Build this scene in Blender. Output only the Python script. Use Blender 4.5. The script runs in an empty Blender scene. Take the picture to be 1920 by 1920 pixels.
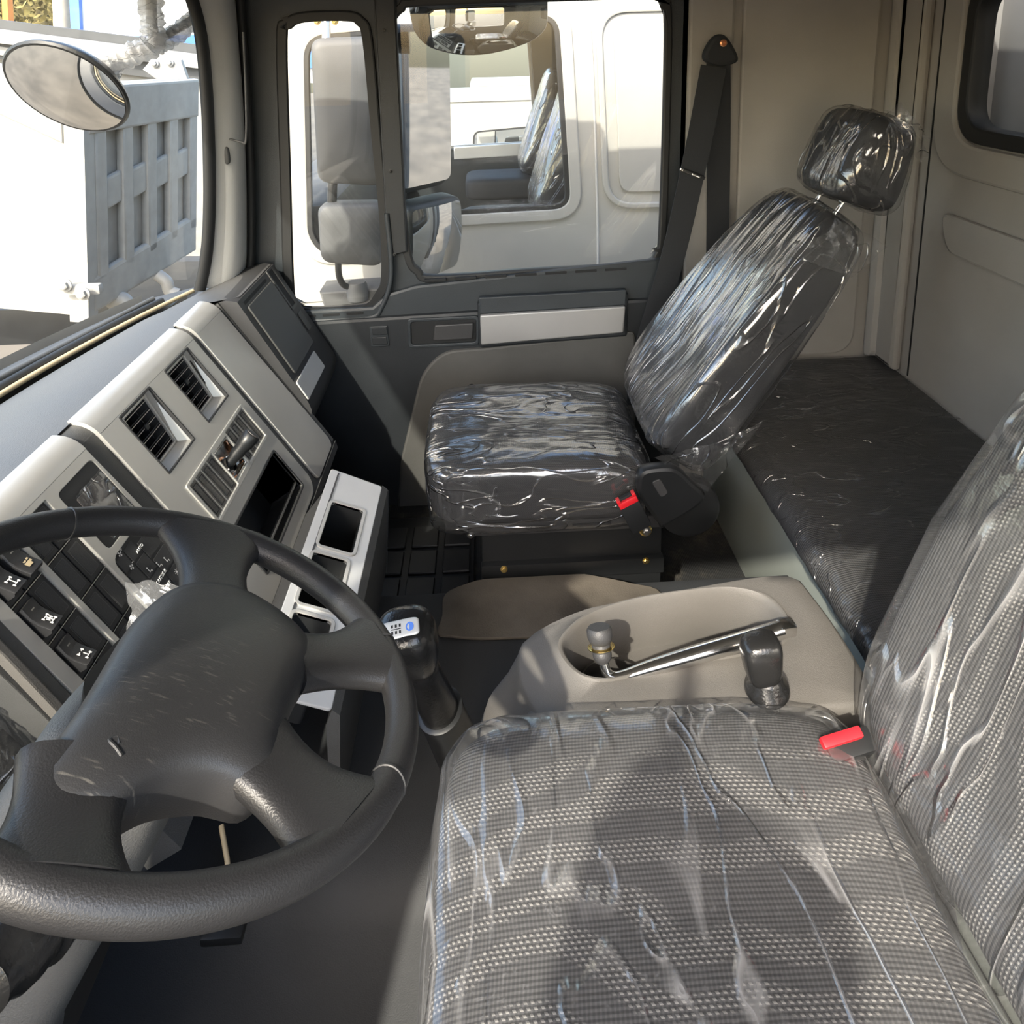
import bpy, bmesh, math, random
from mathutils import Vector as V, Matrix, noise
random.seed(7)
S = bpy.context.scene
COL = S.collection
# ------------------------------------------------------------------ camera
F, CX, CY = 1350.0, 960.0, 380.0           # focal length and principal point in a 1920 px frame (lower crop of a wide photo)
CAM = V((0, 0, 1.6))
yaw, pit, rol = (math.radians(a) for a in (2.0, 12.5, 1.5))
fw = V((math.sin(yaw)*math.cos(pit), math.cos(yaw)*math.cos(pit), -math.sin(pit)))
r0 = fw.cross(V((0, 0, 1))).normalized(); u0 = r0.cross(fw)
rt = r0*math.cos(rol) - u0*math.sin(rol); up = u0*math.cos(rol) + r0*math.sin(rol)
cd = bpy.data.cameras.new('camera'); cam = bpy.data.objects.new('camera', cd); COL.objects.link(cam)
cd.sensor_width = 36; cd.lens = 36*F/1920; cd.shift_y = -(960-CY)/1920; cd.clip_start = 0.02
m = Matrix((rt, up, -fw)).transposed().to_4x4(); m.translation = CAM; cam.matrix_world = m
S.camera = cam
# ------------------------------------------------------------------ light
SUN = V((.45, 1.0, -.88)).normalized()
w = bpy.data.worlds.new('world'); S.world = w; w.use_nodes = True
nt = w.node_tree; bg = nt.nodes['Background']
sky = nt.nodes.new('ShaderNodeTexSky'); sky.sky_type = 'NISHITA'; sky.sun_disc = False
sky.sun_elevation = math.asin(-SUN.z); sky.sun_rotation = math.atan2(-SUN.x, -SUN.y)
sky.dust_density = 3.0; sky.air_density = 1.2
nt.links.new(sky.outputs[0], bg.inputs[0]); bg.inputs[1].default_value = 0.57
sl = bpy.data.lights.new('sun', 'SUN'); sl.energy = 4.8; sl.angle = math.radians(0.9); sl.color = (1, .93, .80)
so = bpy.data.objects.new('sun', sl); COL.objects.link(so)
so.rotation_euler = SUN.to_track_quat('-Z', 'Y').to_euler(); so.location = (-6, -9, 9)
S.view_settings.view_transform = 'Standard'; S.view_settings.look = 'None'
S.view_settings.gamma = 1; S.view_settings.exposure = 0.66; S.view_settings.use_curve_mapping = False
# ------------------------------------------------------------------ ray helpers: photo point -> place on a real plane
def ray(x, y): return fw + rt*((x-CX)/F) - up*((y-CY)/F)
def onp(x, y, o, n):
    d = ray(x, y); return CAM + d*((V(o)-CAM).dot(n)/d.dot(n))
def aY(x, y, Y): return onp(x, y, (0, Y, 0), V((0, 1, 0)))
def aZ(x, y, Z): return onp(x, y, (0, 0, Z), V((0, 0, 1)))
def aX(x, y, X): return onp(x, y, (X, 0, 0), V((1, 0, 0)))
# ------------------------------------------------------------------ materials
MT = {}
def base_mat(name):
    M = bpy.data.materials.new(name); M.use_nodes = True; MT[name] = M
    t = M.node_tree; return M, t, t.nodes['Principled BSDF'], t.nodes['Material Output']
def N(t, typ, **kw):
    n = t.nodes.new(typ)
    for k, v in kw.items():
        if k in n.inputs: n.inputs[k].default_value = v
        else: setattr(n, k, v)
    return n
def mat(name, col, rough=.5, metal=0., spec=.5, var=.12, vs=6., bump=.0, bs=300., coat=0., rv=.1):
    M, t, p, o = base_mat(name); L = t.links.new
    tc = N(t, 'ShaderNodeTexCoord')
    nz = N(t, 'ShaderNodeTexNoise', Scale=vs, Detail=4.); L(tc.outputs['Object'], nz.inputs['Vector'])
    rmp = N(t, 'ShaderNodeMapRange'); rmp.inputs[1].default_value = .3; rmp.inputs[2].default_value = .7
    rmp.inputs[3].default_value = 1-var; rmp.inputs[4].default_value = 1+var; L(nz.outputs[0], rmp.inputs[0])
    mul = N(t, 'ShaderNodeVectorMath', operation='SCALE'); mul.inputs[0].default_value = col; L(rmp.outputs[0], mul.inputs['Scale'])
    L(mul.outputs[0], p.inputs['Base Color'])
    r2 = N(t, 'ShaderNodeMapRange'); r2.inputs[3].default_value = max(.02, rough-rv); r2.inputs[4].default_value = min(1, rough+rv)
    L(nz.outputs[0], r2.inputs[0]); L(r2.outputs[0], p.inputs['Roughness'])
    p.inputs['Metallic'].default_value = metal; p.inputs['Specular IOR Level'].default_value = spec
    p.inputs['Coat Weight'].default_value = coat
    if bump:
        b = N(t, 'ShaderNodeBump', Strength=bump, Distance=.002)
        n2 = N(t, 'ShaderNodeTexNoise', Scale=bs, Detail=2.); L(tc.outputs['Object'], n2.inputs['Vector'])
        L(n2.outputs[0], b.inputs['Height']); L(b.outputs[0], p.inputs['Normal'])
    return M
mat('silver', (.56, .545, .51), .36, .45, var=.05, bump=.05, bs=900)
mat('silver_light', (.66, .655, .64), .35, .3, var=.04)
mat('dash_top', (.085, .085, .085), .5, bump=.35, bs=420, spec=.6)
mat('dash_dark', (.04, .04, .041), .5, bump=.3, bs=500)
mat('dash_grey', (.075, .075, .073), .55, bump=.4, bs=600)
mat('key_black', (.022, .022, .023), .45, bump=.15, bs=900)
mat('blank_brown', (.085, .075, .072), .5, bump=.2, bs=900)
mat('black', (.012, .013, .014), .4)
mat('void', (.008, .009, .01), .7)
mat('door_dark', (.029, .035, .040), .48, bump=.25, bs=500)
mat('door_black', (.018, .021, .024), .5, bump=.25, bs=500)
mat('door_insert', (.075, .074, .07), .6, bump=.4, bs=700)
mat('panel_grey', (.33, .315, .29), .7, var=.05, bump=.25, bs=700)
mat('pillar_grey', (.50, .50, .485), .6, var=.04, bump=.2, bs=700)
mat('rubber', (.012, .013, .014), .55)
mat('wheel_black', (.02, .02, .021), .42, bump=.22, bs=620, spec=.5)
mat('hub_black', (.028, .028, .029), .42, bump=.15, bs=900)
mat('console_grey', (.122, .115, .105), .55, bump=.35, bs=700, var=.08)
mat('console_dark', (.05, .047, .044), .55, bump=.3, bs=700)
mat('gloss_black', (.012, .012, .012), .2, bump=.25, bs=260)
mat('chrome', (.75, .74, .72), .16, 1.0, var=.08)
mat('steel', (.45, .44, .42), .35, 1.0)
mat('brass', (.75, .55, .2), .25, 1.0)
mat('copper', (.75, .36, .18), .3, .9)
mat('belt', (.018, .02, .023), .75, bump=.4, bs=800)
mat('red', (.62, .012, .02), .4)
mat('white_mark', (.8, .79, .76), .6)
mat('dump_white', (.29, .286, .268), .5, var=.10, vs=12)
mat('white_paint', (.34, .334, .31), .4, var=.03, coat=.2)
mat('off_white', (.45, .445, .43), .45, var=.05)  # off-white of the parked cabs' door seam and rear wall
mat('blue_paint', (.08, .2, .62), .5)
mat('orange_paint', (.75, .25, .03), .5)
mat('mirror_grey', (.07, .072, .073), .55, bump=.2, bs=500)
mat('tunnel_grey', (.04, .042, .044), .6, bump=.3, bs=500, var=.1, spec=.25)
mat('mat_brown', (.105, .09, .072), .65, bump=.4, bs=300, var=.3, vs=9)
mat('board_green', (.30, .325, .29), .6, var=.03)
mat('ground', (.13, .11, .085), .9, var=.3, vs=.7)
mat('bed_grey', (.16, .16, .16), .6)
mat('strip_silver', (.36, .355, .345), .4, .3, var=.04)
mat('wall_far', (.72, .72, .70), .7, var=.05)
mat('leaf', (.16, .13, .04), .7, var=.6, vs=3)
mat('bark', (.4, .36, .3), .8)
mat('tan_pack', (.55, .36, .18), .6)
mat('gold_line', (.45, .36, .22), .5)
mat('bag', (.55, .56, .58), .3, bump=.6, bs=90)
mat('seat_dark', (.03, .031, .034), .75, bump=.4, bs=500)
def mirror_mat():
    M, t, p, o = base_mat('mirror'); p.inputs['Base Color'].default_value = (.72, .73, .72, 1)
    p.inputs['Metallic'].default_value = 1; p.inputs['Roughness'].default_value = .03
mirror_mat()
def scuff(name):
    """pale fine scratches worn into the plastic"""
    t = MT[name].node_tree; L = t.links.new; p = t.nodes['Principled BSDF']; src = p.inputs['Base Color'].links[0].from_socket
    tc = N(t, 'ShaderNodeTexCoord'); mp = N(t, 'ShaderNodeMapping'); mp.inputs['Scale'].default_value = (60, 420, 60); mp.inputs['Rotation'].default_value = (0, 0, .7); L(tc.outputs['Object'], mp.inputs[0])
    a = N(t, 'ShaderNodeTexNoise', Scale=1., Detail=2.); L(mp.outputs[0], a.inputs[0])
    b = N(t, 'ShaderNodeTexNoise', Scale=9., Detail=3.); L(tc.outputs['Object'], b.inputs[0])
    r1 = N(t, 'ShaderNodeMapRange'); r1.inputs[1].default_value = .60; r1.inputs[2].default_value = .72; L(a.outputs[0], r1.inputs[0])
    r2 = N(t, 'ShaderNodeMapRange'); r2.inputs[1].default_value = .52; r2.inputs[2].default_value = .66; L(b.outputs[0], r2.inputs[0])
    m_ = N(t, 'ShaderNodeMath', operation='MULTIPLY'); L(r1.outputs[0], m_.inputs[0]); L(r2.outputs[0], m_.inputs[1])
    mx = N(t, 'ShaderNodeMix', data_type='RGBA'); L(m_.outputs[0], mx.inputs[0]); L(src, mx.inputs[6]); mx.inputs[7].default_value = (.10, .095, .085, 1); L(mx.outputs[2], p.inputs['Base Color'])
scuff('hub_black')
def schlick(t, f0, normal=None):
    """reflectance of a thin sheet, the same from both sides"""
    L = t.links.new; lw = N(t, 'ShaderNodeLayerWeight')
    if normal: L(normal, lw.inputs['Normal'])
    p = N(t, 'ShaderNodeMath', operation='POWER'); L(lw.outputs['Facing'], p.inputs[0]); p.inputs[1].default_value = 5.
    m = N(t, 'ShaderNodeMath', operation='MULTIPLY_ADD'); L(p.outputs[0], m.inputs[0]); m.inputs[1].default_value = 1-f0; m.inputs[2].default_value = f0
    return m.outputs[0]
def glass_mat(name, tint, dust):
    M, t, p, o = base_mat(name); L = t.links.new; t.nodes.remove(p)
    tr = N(t, 'ShaderNodeBsdfTransparent'); tr.inputs[0].default_value = tint
    gl = N(t, 'ShaderNodeBsdfGlossy', Roughness=.01)
    fo = schlick(t, .04)
    mx = N(t, 'ShaderNodeMixShader'); L(fo, mx.inputs[0]); L(tr.outputs[0], mx.inputs[1]); L(gl.outputs[0], mx.inputs[2])
    df = N(t, 'ShaderNodeBsdfDiffuse'); df.inputs[0].default_value = (.75, .74, .7, 1)
    tc = N(t, 'ShaderNodeTexCoord'); nz = N(t, 'ShaderNodeTexNoise', Scale=5., Detail=6.); L(tc.outputs['Object'], nz.inputs[0])
    mp = N(t, 'ShaderNodeMapRange'); mp.inputs[1].default_value = .35; mp.inputs[2].default_value = .75
    mp.inputs[3].default_value = dust*.4; mp.inputs[4].default_value = dust*1.6; L(nz.outputs[0], mp.inputs[0])
    m2 = N(t, 'ShaderNodeMixShader'); L(mp.outputs[0], m2.inputs[0]); L(mx.outputs[0], m2.inputs[1]); L(df.outputs[0], m2.inputs[2])
    L(m2.outputs[0], o.inputs[0])
glass_mat('glass', (.95, .97, .96, 1), .03)
glass_mat('glass_clean', (.95, .97, .96, 1), .01)
def film_mat(name, sx, sy, sz, haze, gain=1.0, fine=1.0, rot=0.0, base=.06, det=1.5, fb=.18, rk=.022):
    """clear wrapping film: see-through, glossy, milky along its creases"""
    M, t, p, o = base_mat(name); L = t.links.new; t.nodes.remove(p)
    tc = N(t, 'ShaderNodeTexCoord')
    vr = N(t, 'ShaderNodeVectorRotate', rotation_type='Y_AXIS', Angle=rot); L(tc.outputs['Object'], vr.inputs[0])
    mp = N(t, 'ShaderNodeMapping'); mp.inputs['Scale'].default_value = (sx, sy, sz); L(vr.outputs[0], mp.inputs[0])
    n1 = N(t, 'ShaderNodeTexNoise', Scale=1., Detail=det, Distortion=.9); L(mp.outputs[0], n1.inputs[0])
    n2 = N(t, 'ShaderNodeTexNoise', Scale=26.*fine, Detail=2., Distortion=2.5); L(tc.outputs['Object'], n2.inputs[0])
    def ridge(n, k):
        s = N(t, 'ShaderNodeMath', operation='SUBTRACT'); L(n.outputs[0], s.inputs[0]); s.inputs[1].default_value = .5
        a = N(t, 'ShaderNodeMath', operation='ABSOLUTE'); L(s.outputs[0], a.inputs[0])
        r = N(t, 'ShaderNodeMapRange'); r.inputs[1].default_value = 0; r.inputs[2].default_value = k
        r.inputs[3].default_value = 1; r.inputs[4].default_value = 0; L(a.outputs[0], r.inputs[0]); return r
    r1, r2 = ridge(n1, rk), ridge(n2, .012)
    ad = N(t, 'ShaderNodeMath', operation='MULTIPLY_ADD'); L(n1.outputs[0], ad.inputs[0]); ad.inputs[1].default_value = 2.4; L(r1.outputs[0], ad.inputs[2])
    b1 = N(t, 'ShaderNodeBump', Strength=.75, Distance=.006); L(ad.outputs[0], b1.inputs['Height'])
    b2 = N(t, 'ShaderNodeBump', Strength=fb, Distance=.003); L(n2.outputs[0], b2.inputs['Height']); L(b1.outputs[0], b2.inputs['Normal'])
    fo = schlick(t, .07, b2.outputs[0])
    fm = N(t, 'ShaderNodeMath', operation='MULTIPLY_ADD'); L(fo, fm.inputs[0]); fm.inputs[1].default_value = 1.3*gain; fm.inputs[2].default_value = .03*gain; fm.use_clamp = True
    tr = N(t, 'ShaderNodeBsdfTransparent'); tr.inputs[0].default_value = (.95, .955, .96, 1)
    gl = N(t, 'ShaderNodeBsdfGlossy', Roughness=.16); L(b2.outputs[0], gl.inputs['Normal'])
    mx = N(t, 'ShaderNodeMixShader'); L(fm.outputs[0], mx.inputs[0]); L(tr.outputs[0], mx.inputs[1]); L(gl.outputs[0], mx.inputs[2])
    df = N(t, 'ShaderNodeBsdfDiffuse'); df.inputs[0].default_value = (.8, .8, .8, 1); L(b2.outputs[0], df.inputs['Normal'])
    tl = N(t, 'ShaderNodeBsdfTranslucent'); tl.inputs[0].default_value = (.8, .8, .8, 1)
    dt = N(t, 'ShaderNodeMixShader'); dt.inputs[0].default_value = .4; L(df.outputs[0], dt.inputs[1]); L(tl.outputs[0], dt.inputs[2]); df = dt
    big = N(t, 'ShaderNodeTexNoise', Scale=5., Detail=2.); L(tc.outputs['Object'], big.inputs[0])
    bm = N(t, 'ShaderNodeMapRange'); bm.inputs[1].default_value = .42; bm.inputs[2].default_value = .68; L(big.outputs[0], bm.inputs[0])
    c1 = N(t, 'ShaderNodeMath', operation='MULTIPLY'); L(r1.outputs[0], c1.inputs[0]); L(bm.outputs[0], c1.inputs[1])
    c2 = N(t, 'ShaderNodeMath', operation='MULTIPLY'); L(r2.outputs[0], c2.inputs[0]); c2.inputs[1].default_value = .25
    cs = N(t, 'ShaderNodeMath', operation='MAXIMUM'); L(c1.outputs[0], cs.inputs[0]); L(c2.outputs[0], cs.inputs[1])
    hz = N(t, 'ShaderNodeMath', operation='MULTIPLY_ADD'); L(cs.outputs[0], hz.inputs[0]); hz.inputs[1].default_value = haze; hz.inputs[2].default_value = base
    m2 = N(t, 'ShaderNodeMixShader'); L(hz.outputs[0], m2.inputs[0]); L(mx.outputs[0], m2.inputs[1]); L(df.outputs[0], m2.inputs[2])
    L(m2.outputs[0], o.inputs[0]); return M
film_mat('film_seat', 5, 15, 14, .30, 1.4, base=.012)
film_mat('film_back', 14, 22, 2.4, .28, 1.5, rot=-.61, base=.008)
film_mat('film_head', 10, 14, 4, .28, 1.2, base=.01)
film_mat('film_driver', 13, 3.6, 14, .42, .9, base=.06, rk=.04)
film_mat('film_dback', 12, 13, 3., .42, 1., rot=-.31, base=.05, rk=.035)
film_mat('film_bunk', 5, 13, 10, .25, .6, base=.015)
film_mat('film_loose', 14, 14, 14, .4, base=.03)
film_mat('film_bag', 14, 14, 14, .4, base=.14, det=3., fb=.4)
film_mat('film_arm', 14, 14, 30, .5, fine=2., base=.68, det=3., fb=.6)
def fabric_mat():
    """dark knitted seat cloth with rows of light stitches that come and go in waves"""
    M, t, p, o = base_mat('fabric'); L = t.links.new
    tc = N(t, 'ShaderNodeTexCoord'); sp = N(t, 'ShaderNodeSeparateXYZ'); L(tc.outputs['Object'], sp.inputs[0])
    def mth(op, a, b=None, c=None):
        n = N(t, 'ShaderNodeMath', operation=op)
        for i, q in enumerate((a, b, c)):
            if q is None: continue
            if isinstance(q, (int, float)): n.inputs[i].default_value = q
            else: L(q, n.inputs[i])
        return n.outputs[0]
    h = mth('ADD', sp.outputs[0], mth('MULTIPLY', sp.outputs[2], 1.0))
    row = mth('SINE', mth('MULTIPLY', sp.outputs[1], 1150.))
    cl = mth('SINE', mth('ADD', mth('MULTIPLY', h, 800.), mth('MULTIPLY', sp.outputs[1], 575.)))
    dot = mth('GREATER_THAN', mth('MULTIPLY', mth('GREATER_THAN', row, .0), mth('GREATER_THAN', cl, .1)), .5)
    nz = N(t, 'ShaderNodeTexNoise', Scale=4.5, Detail=1.); L(tc.outputs['Object'], nz.inputs[0])
    wav = mth('SINE', mth('ADD', mth('MULTIPLY', sp.outputs[1], 120.), mth('MULTIPLY', nz.outputs[0], 22.)))
    band = N(t, 'ShaderNodeMapRange'); band.inputs[1].default_value = -.25; band.inputs[2].default_value = .35; L(wav, band.inputs[0])
    zone = N(t, 'ShaderNodeMapRange'); zone.inputs[1].default_value = .77; zone.inputs[2].default_value = .79
    zone.inputs[3].default_value = 1; zone.inputs[4].default_value = .0; L(sp.outputs[1], zone.inputs[0])
    rib = mth('MULTIPLY', mth('GREATER_THAN', mth('SINE', mth('MULTIPLY', h, 1300.)), .2), .12)
    f = mth('ADD', mth('MULTIPLY', mth('MULTIPLY', dot, band.outputs[0]), zone.outputs[0]), rib)
    mx = N(t, 'ShaderNodeMix', data_type='RGBA'); L(f, mx.inputs[0])
    mx.inputs[6].default_value = (.034, .034, .036, 1); mx.inputs[7].default_value = (.27, .26, .24, 1)
    L(mx.outputs[2], p.inputs['Base Color']); p.inputs['Roughness'].default_value = .85
    b = N(t, 'ShaderNodeBump', Strength=.4, Distance=.002); L(row, b.inputs['Height']); L(b.outputs[0], p.inputs['Normal'])
fabric_mat()
def floor_mat():
    """ribbed dark floor cloth with trodden-in dust"""
    M, t, p, o = base_mat('floor_cloth'); L = t.links.new
    tc = N(t, 'ShaderNodeTexCoord')
    n1 = N(t, 'ShaderNodeTexNoise', Scale=7., Detail=8., Roughness=.7); L(tc.outputs['Object'], n1.inputs[0])
    rp = N(t, 'ShaderNodeMapRange'); rp.inputs[1].default_value = .5; rp.inputs[2].default_value = .72; L(n1.outputs[0], rp.inputs[0])
    mx = N(t, 'ShaderNodeMix', data_type='RGBA'); L(rp.outputs[0], mx.inputs[0])
    mx.inputs[6].default_value = (.025, .0255, .026, 1); mx.inputs[7].default_value = (.09, .078, .06, 1)
    L(mx.outputs[2], p.inputs['Base Color']); p.inputs['Roughness'].default_value = .8; p.inputs['Specular IOR Level'].default_value = .2
    wv = N(t, 'ShaderNodeTexWave', Scale=60.); L(tc.outputs['Object'], wv.inputs[0])
    b = N(t, 'ShaderNodeBump', Strength=.4, Distance=.002); L(wv.outputs[1], b.inputs['Height']); L(b.outputs[0], p.inputs['Normal'])
floor_mat()
# ------------------------------------------------------------------ object helpers
def tag(o, label=None, cat=None, group=None, kind=None):
    if label: o['label'] = label
    if cat: o['category'] = cat
    if group: o['group'] = group
    if kind: o['kind'] = kind
    return o
def par(o, p):
    if p is not None:
        o.parent = p
        o.matrix_parent_inverse = p.matrix_basis.inverted() if p.parent is None else Matrix()
    return o
# every part keeps its vertices in place coordinates; a root Empty sits at the base of its thing
def thing(name, loc, label, cat, group=None, kind=None):
    o = bpy.data.objects.new(name, None); COL.objects.link(o); o.location = loc; o.empty_display_size = .05
    o.matrix_basis = Matrix.Translation(V(loc))
    return tag(o, label, cat, group, kind)
def link(name, me, material, parent=None, smooth=40):
    o = bpy.data.objects.new(name, me); COL.objects.link(o)
    me.materials.clear(); me.materials.append(MT[material])
    if smooth:
        for q in me.polygons: q.use_smooth = True
        me.set_sharp_from_angle(angle=math.radians(smooth))
    return par(o, parent)
def mesh(name, vs, fs, material, parent=None, smooth=40, M=None):
    me = bpy.data.meshes.new(name)
    me.from_pydata([(M @ V(v)) if M else V(v) for v in vs], [], fs); me.update()
    bm = bmesh.new(); bm.from_mesh(me); bmesh.ops.recalc_face_normals(bm, faces=bm.faces); bm.to_mesh(me); bm.free()
    return link(name, me, material, parent, smooth)
def box(name, c, s, material, parent=None, M=None, bev=.004, seg=2):
    bm = bmesh.new(); bmesh.ops.create_cube(bm, size=1)
    for v in bm.verts: v.co = V((v.co.x*s[0], v.co.y*s[1], v.co.z*s[2]))
    b = min(bev, min(s)*.45)
    if b > 0: bmesh.ops.bevel(bm, geom=bm.edges[:]+bm.verts[:], offset=b, segments=seg, affect='EDGES', profile=.6)
    T = Matrix.Translation(V(c))
    bm.transform((M @ T) if M else T)
    me = bpy.data.meshes.new(name); bm.to_mesh(me); bm.free()
    return link(name, me, material, parent, 35)
def cr(pts, n=6, closed=True):
    """Catmull-Rom smoothing of a point list"""
    P = [V(p) for p in pts]; out = []; k = len(P)
    for i in range(k if closed else k-1):
        a, b, c, d = (P[(i+j) % k] if closed else P[min(max(i+j, 0), k-1)] for j in (-1, 0, 1, 2))
        for s in range(n):
            t = s/n; out.append(.5*((2*b)+(c-a)*t+(2*a-5*b+4*c-d)*t*t+(3*b-a-3*c+d)*t**3))
    if not closed: out.append(P[-1])
    return out
def rnd(pts, r, n=5):
    """polygon with rounded corners (2D)"""
    P = [V((p[0], p[1])) for p in pts]; out = []; k = len(P)
    for i in range(k):
        a, b, c = P[i-1], P[i], P[(i+1) % k]
        rr = r[i] if isinstance(r, (list, tuple)) else r
        da, dc = (a-b), (c-b); q = min(rr, da.length*.48, dc.length*.48)
        s, e = b+da.normalized()*q, b+dc.normalized()*q
        if q < 1e-6: out.append(b); continue
        for j in range(n+1):
            t = j/n; out.append((1-t)**2*s+2*t*(1-t)*b+t*t*e)
    return out
def rect(x0, y0, x1, y1): return [(x0, y0), (x1, y0), (x1, y1), (x0, y1)]
def plate_mesh(outs, h0, h1, bev=.0):
    """flat plate with holes, local XY outline, from h0 to h1 along local Z"""
    c = bpy.data.curves.new('c', 'CURVE'); c.dimensions = '2D'; c.fill_mode = 'BOTH'
    for o in outs:
        s = c.splines.new('POLY'); s.points.add(len(o)-1); s.use_cyclic_u = True
        for q, p in zip(s.points, o): q.co = (p[0], p[1], 0, 1)
    hh = (h1-h0)/2; bev = min(bev, hh*.95)
    c.extrude = hh-bev; c.bevel_depth = bev; c.bevel_resolution = 1; c.offset = -bev
    ob = bpy.data.objects.new('c', c); me = bpy.data.meshes.new_from_object(ob)
    bpy.data.objects.remove(ob); bpy.data.curves.remove(c)
    me.transform(Matrix.Translation((0, 0, (h0+h1)/2))); return me
def plate(name, outs, h0, h1, material, parent=None, M=None, bev=.0015, smooth=35):
    me = plate_mesh(outs, h0, h1, bev)
    if M: me.transform(M)
    me.materials.clear()
    return link(name, me, material, parent, smooth)
def text(name, s, size, M, material, parent, h=.0006, align='CENTER'):
    c = bpy.data.curves.new('t', 'FONT'); c.body = s; c.size = size; c.extrude = h; c.align_x = align; c.align_y = 'CENTER'
    ob = bpy.data.objects.new('t', c); me = bpy.data.meshes.new_from_object(ob)
    bpy.data.objects.remove(ob); bpy.data.curves.remove(c); me.transform(M)
    return link(name, me, material, parent, 0)
def loft(name, rings, material, parent=None, cap=(True, True), closed=True, smooth=40):
    n = len(rings[0]); vs = [p for r in rings for p in r]; fs = []
    for i in range(len(rings)-1):
        for j in range(n if closed else n-1):
            k = (j+1) % n; fs.append((i*n+j, i*n+k, (i+1)*n+k, (i+1)*n+j))
    if cap[0]: fs.append(tuple(range(n)))
    if cap[1]: fs.append(tuple(range((len(rings)-1)*n, len(rings)*n)))
    return mesh(name, vs, fs, material, parent, smooth)
def tube(name, pts, r, material, parent=None, seg=12, closed=False, flat=1.0, smooth=50, wob=None):
    P = [V(p) for p in pts]; k = len(P); rings = []; nrm = None
    for i in range(k):
        a = P[i-1] if (i or closed) else P[0]; b = P[(i+1) % k] if (i < k-1 or closed) else P[-1]
        t = (b-a).normalized()
        if nrm is None: nrm = t.orthogonal().normalized()
        nrm = (nrm-t*nrm.dot(t)).normalized(); bi = t.cross(nrm)
        rr = r(i/(k-1)) if callable(r) else r
        rings.append([P[i]+(nrm*math.cos(q)+bi*math.sin(q)*flat)*rr*(wob(i, q) if wob else 1) for q in (2*math.pi*j/seg for j in range(seg))])
    if closed: return loft(name, rings+[rings[0]], material, parent, (False, False), smooth=smooth)
    return loft(name, rings, material, parent, smooth=smooth)
def lathe(name, prof, M, material, parent=None, seg=28, smooth=40):
    rings = [[M @ V((r*math.cos(a), r*math.sin(a), h)) for a in (2*math.pi*j/seg for j in range(seg))] for r, h in prof]
    return loft(name, rings, material, parent, smooth=smooth)
def sgn(c, e): return math.copysign(abs(c)**e, c)
def sq_grid(size, e1, e2, nu, nv, deform=None, M=None):
    """rounded-box surface (superquadric); e1 vertical, e2 horizontal squareness"""
    vs = []; fs = []
    for i in range(nv+1):
        th = -math.pi/2+math.pi*i/nv
        for j in range(nu):
            ph = 2*math.pi*j/nu
            p = V((sgn(math.cos(th), e1)*sgn(math.cos(ph), e2)*size[0]/2, sgn(math.cos(th), e1)*sgn(math.sin(ph), e2)*size[1]/2, sgn(math.sin(th), e1)*size[2]/2))
            if deform: p = deform(p)
            vs.append(M @ p if M else p)
    for i in range(nv):
        for j in range(nu):
            k = (j+1) % nu; fs.append((i*nu+j, i*nu+k, (i+1)*nu+k, (i+1)*nu+j))
    return vs, fs
def sq(name, size, e1, e2, material, parent=None, M=None, deform=None, nu=64, nv=32, smooth=60):
    vs, fs = sq_grid(size, e1, e2, nu, nv, deform, M); return mesh(name, vs, fs, material, parent, smooth)
def frame(o, x, z):
    """matrix with local x along x, local z along z"""
    z = V(z).normalized(); y = z.cross(V(x)).normalized(); x = y.cross(z)
    m = Matrix((x, y, z)).transposed().to_4x4(); m.translation = V(o); return m
def resample(P, n):
    P = [V(p) for p in P]; L = [0.]
    for i in range(len(P)): L.append(L[-1]+(P[(i+1) % len(P)]-P[i]).length)
    out = []; i = 0
    for k in range(n):
        s = L[-1]*k/n
        while L[i+1] < s: i += 1
        t = (s-L[i])/max(1e-9, L[i+1]-L[i]); out.append(P[i].lerp(P[(i+1) % len(P)], t))
    return out
def bolt(name, p, r, nrm, parent, m1='steel'):
    M = frame(p, V(nrm).orthogonal(), nrm)
    b = lathe(name, [(r*1.3, 0), (r*1.3, r*.25), (r*.9, r*.35)], M, m1, parent, 16)
    lathe('bolt_head', [(r*.85, r*.3), (r*.85, r*.95), (r*.6, r*1.1)], M, m1, b, 6, 20)
    return b
def crinkle(vs, amp, fr, stretch=V((1, 1, 1)), seed=0.):
    out = []
    for v in vs:
        q = V((v.x*stretch.x, v.y*stretch.y, v.z*stretch.z))*fr+V((seed, seed*.7, -seed))
        d = noise.noise_vector(q)
        rd = 1-abs(noise.noise(q*1.7))*2
        out.append(v+d*amp+V((0, 0, 1))*rd*amp*.35)
    return out
# ------------------------------------------------------------------ shell of the cab
XZ = lambda Y: Matrix(((1, 0, 0, 0), (0, 0, -1, Y), (0, 1, 0, 0), (0, 0, 0, 1)))     # local x->X, y->Z, z->-Y (towards the driver)
def tr(pts, Y):
    return [(q.x, q.z) for q in (aY(x, y, Y) for x, y in pts)]
st = dict(kind='structure')
floor = mesh('floor', [(-1.1, -.12, 0), (1.4, -.12, 0), (1.4, 2.36, 0), (-1.1, 2.36, 0), (-1.1, -.12, -.03), (1.4, -.12, -.03), (1.4, 2.36, -.03), (-1.1, 2.36, -.03)],
     [(0, 1, 2, 3), (4, 5, 6, 7), (0, 1, 5, 4), (1, 2, 6, 5), (2, 3, 7, 6), (3, 0, 4, 7)], 'floor_cloth', None, 0)
tag(floor, 'dark dusty cab floor beneath the steering wheel', 'floor', **st)
ceil = box('ceiling', (.2, 1.12, 1.865), (2.5, 2.60, .03), 'panel_grey', bev=.01); tag(ceil, 'grey cab roof lining above the seats', 'ceiling', **st)
# front bulkhead and rear wall
fwll = box('wall_front', (-1.05, 1.12, .38), (.04, 2.5, .84), 'dash_dark', bev=.005); tag(fwll, 'dark front bulkhead behind the dashboard', 'wall', **st)
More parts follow.
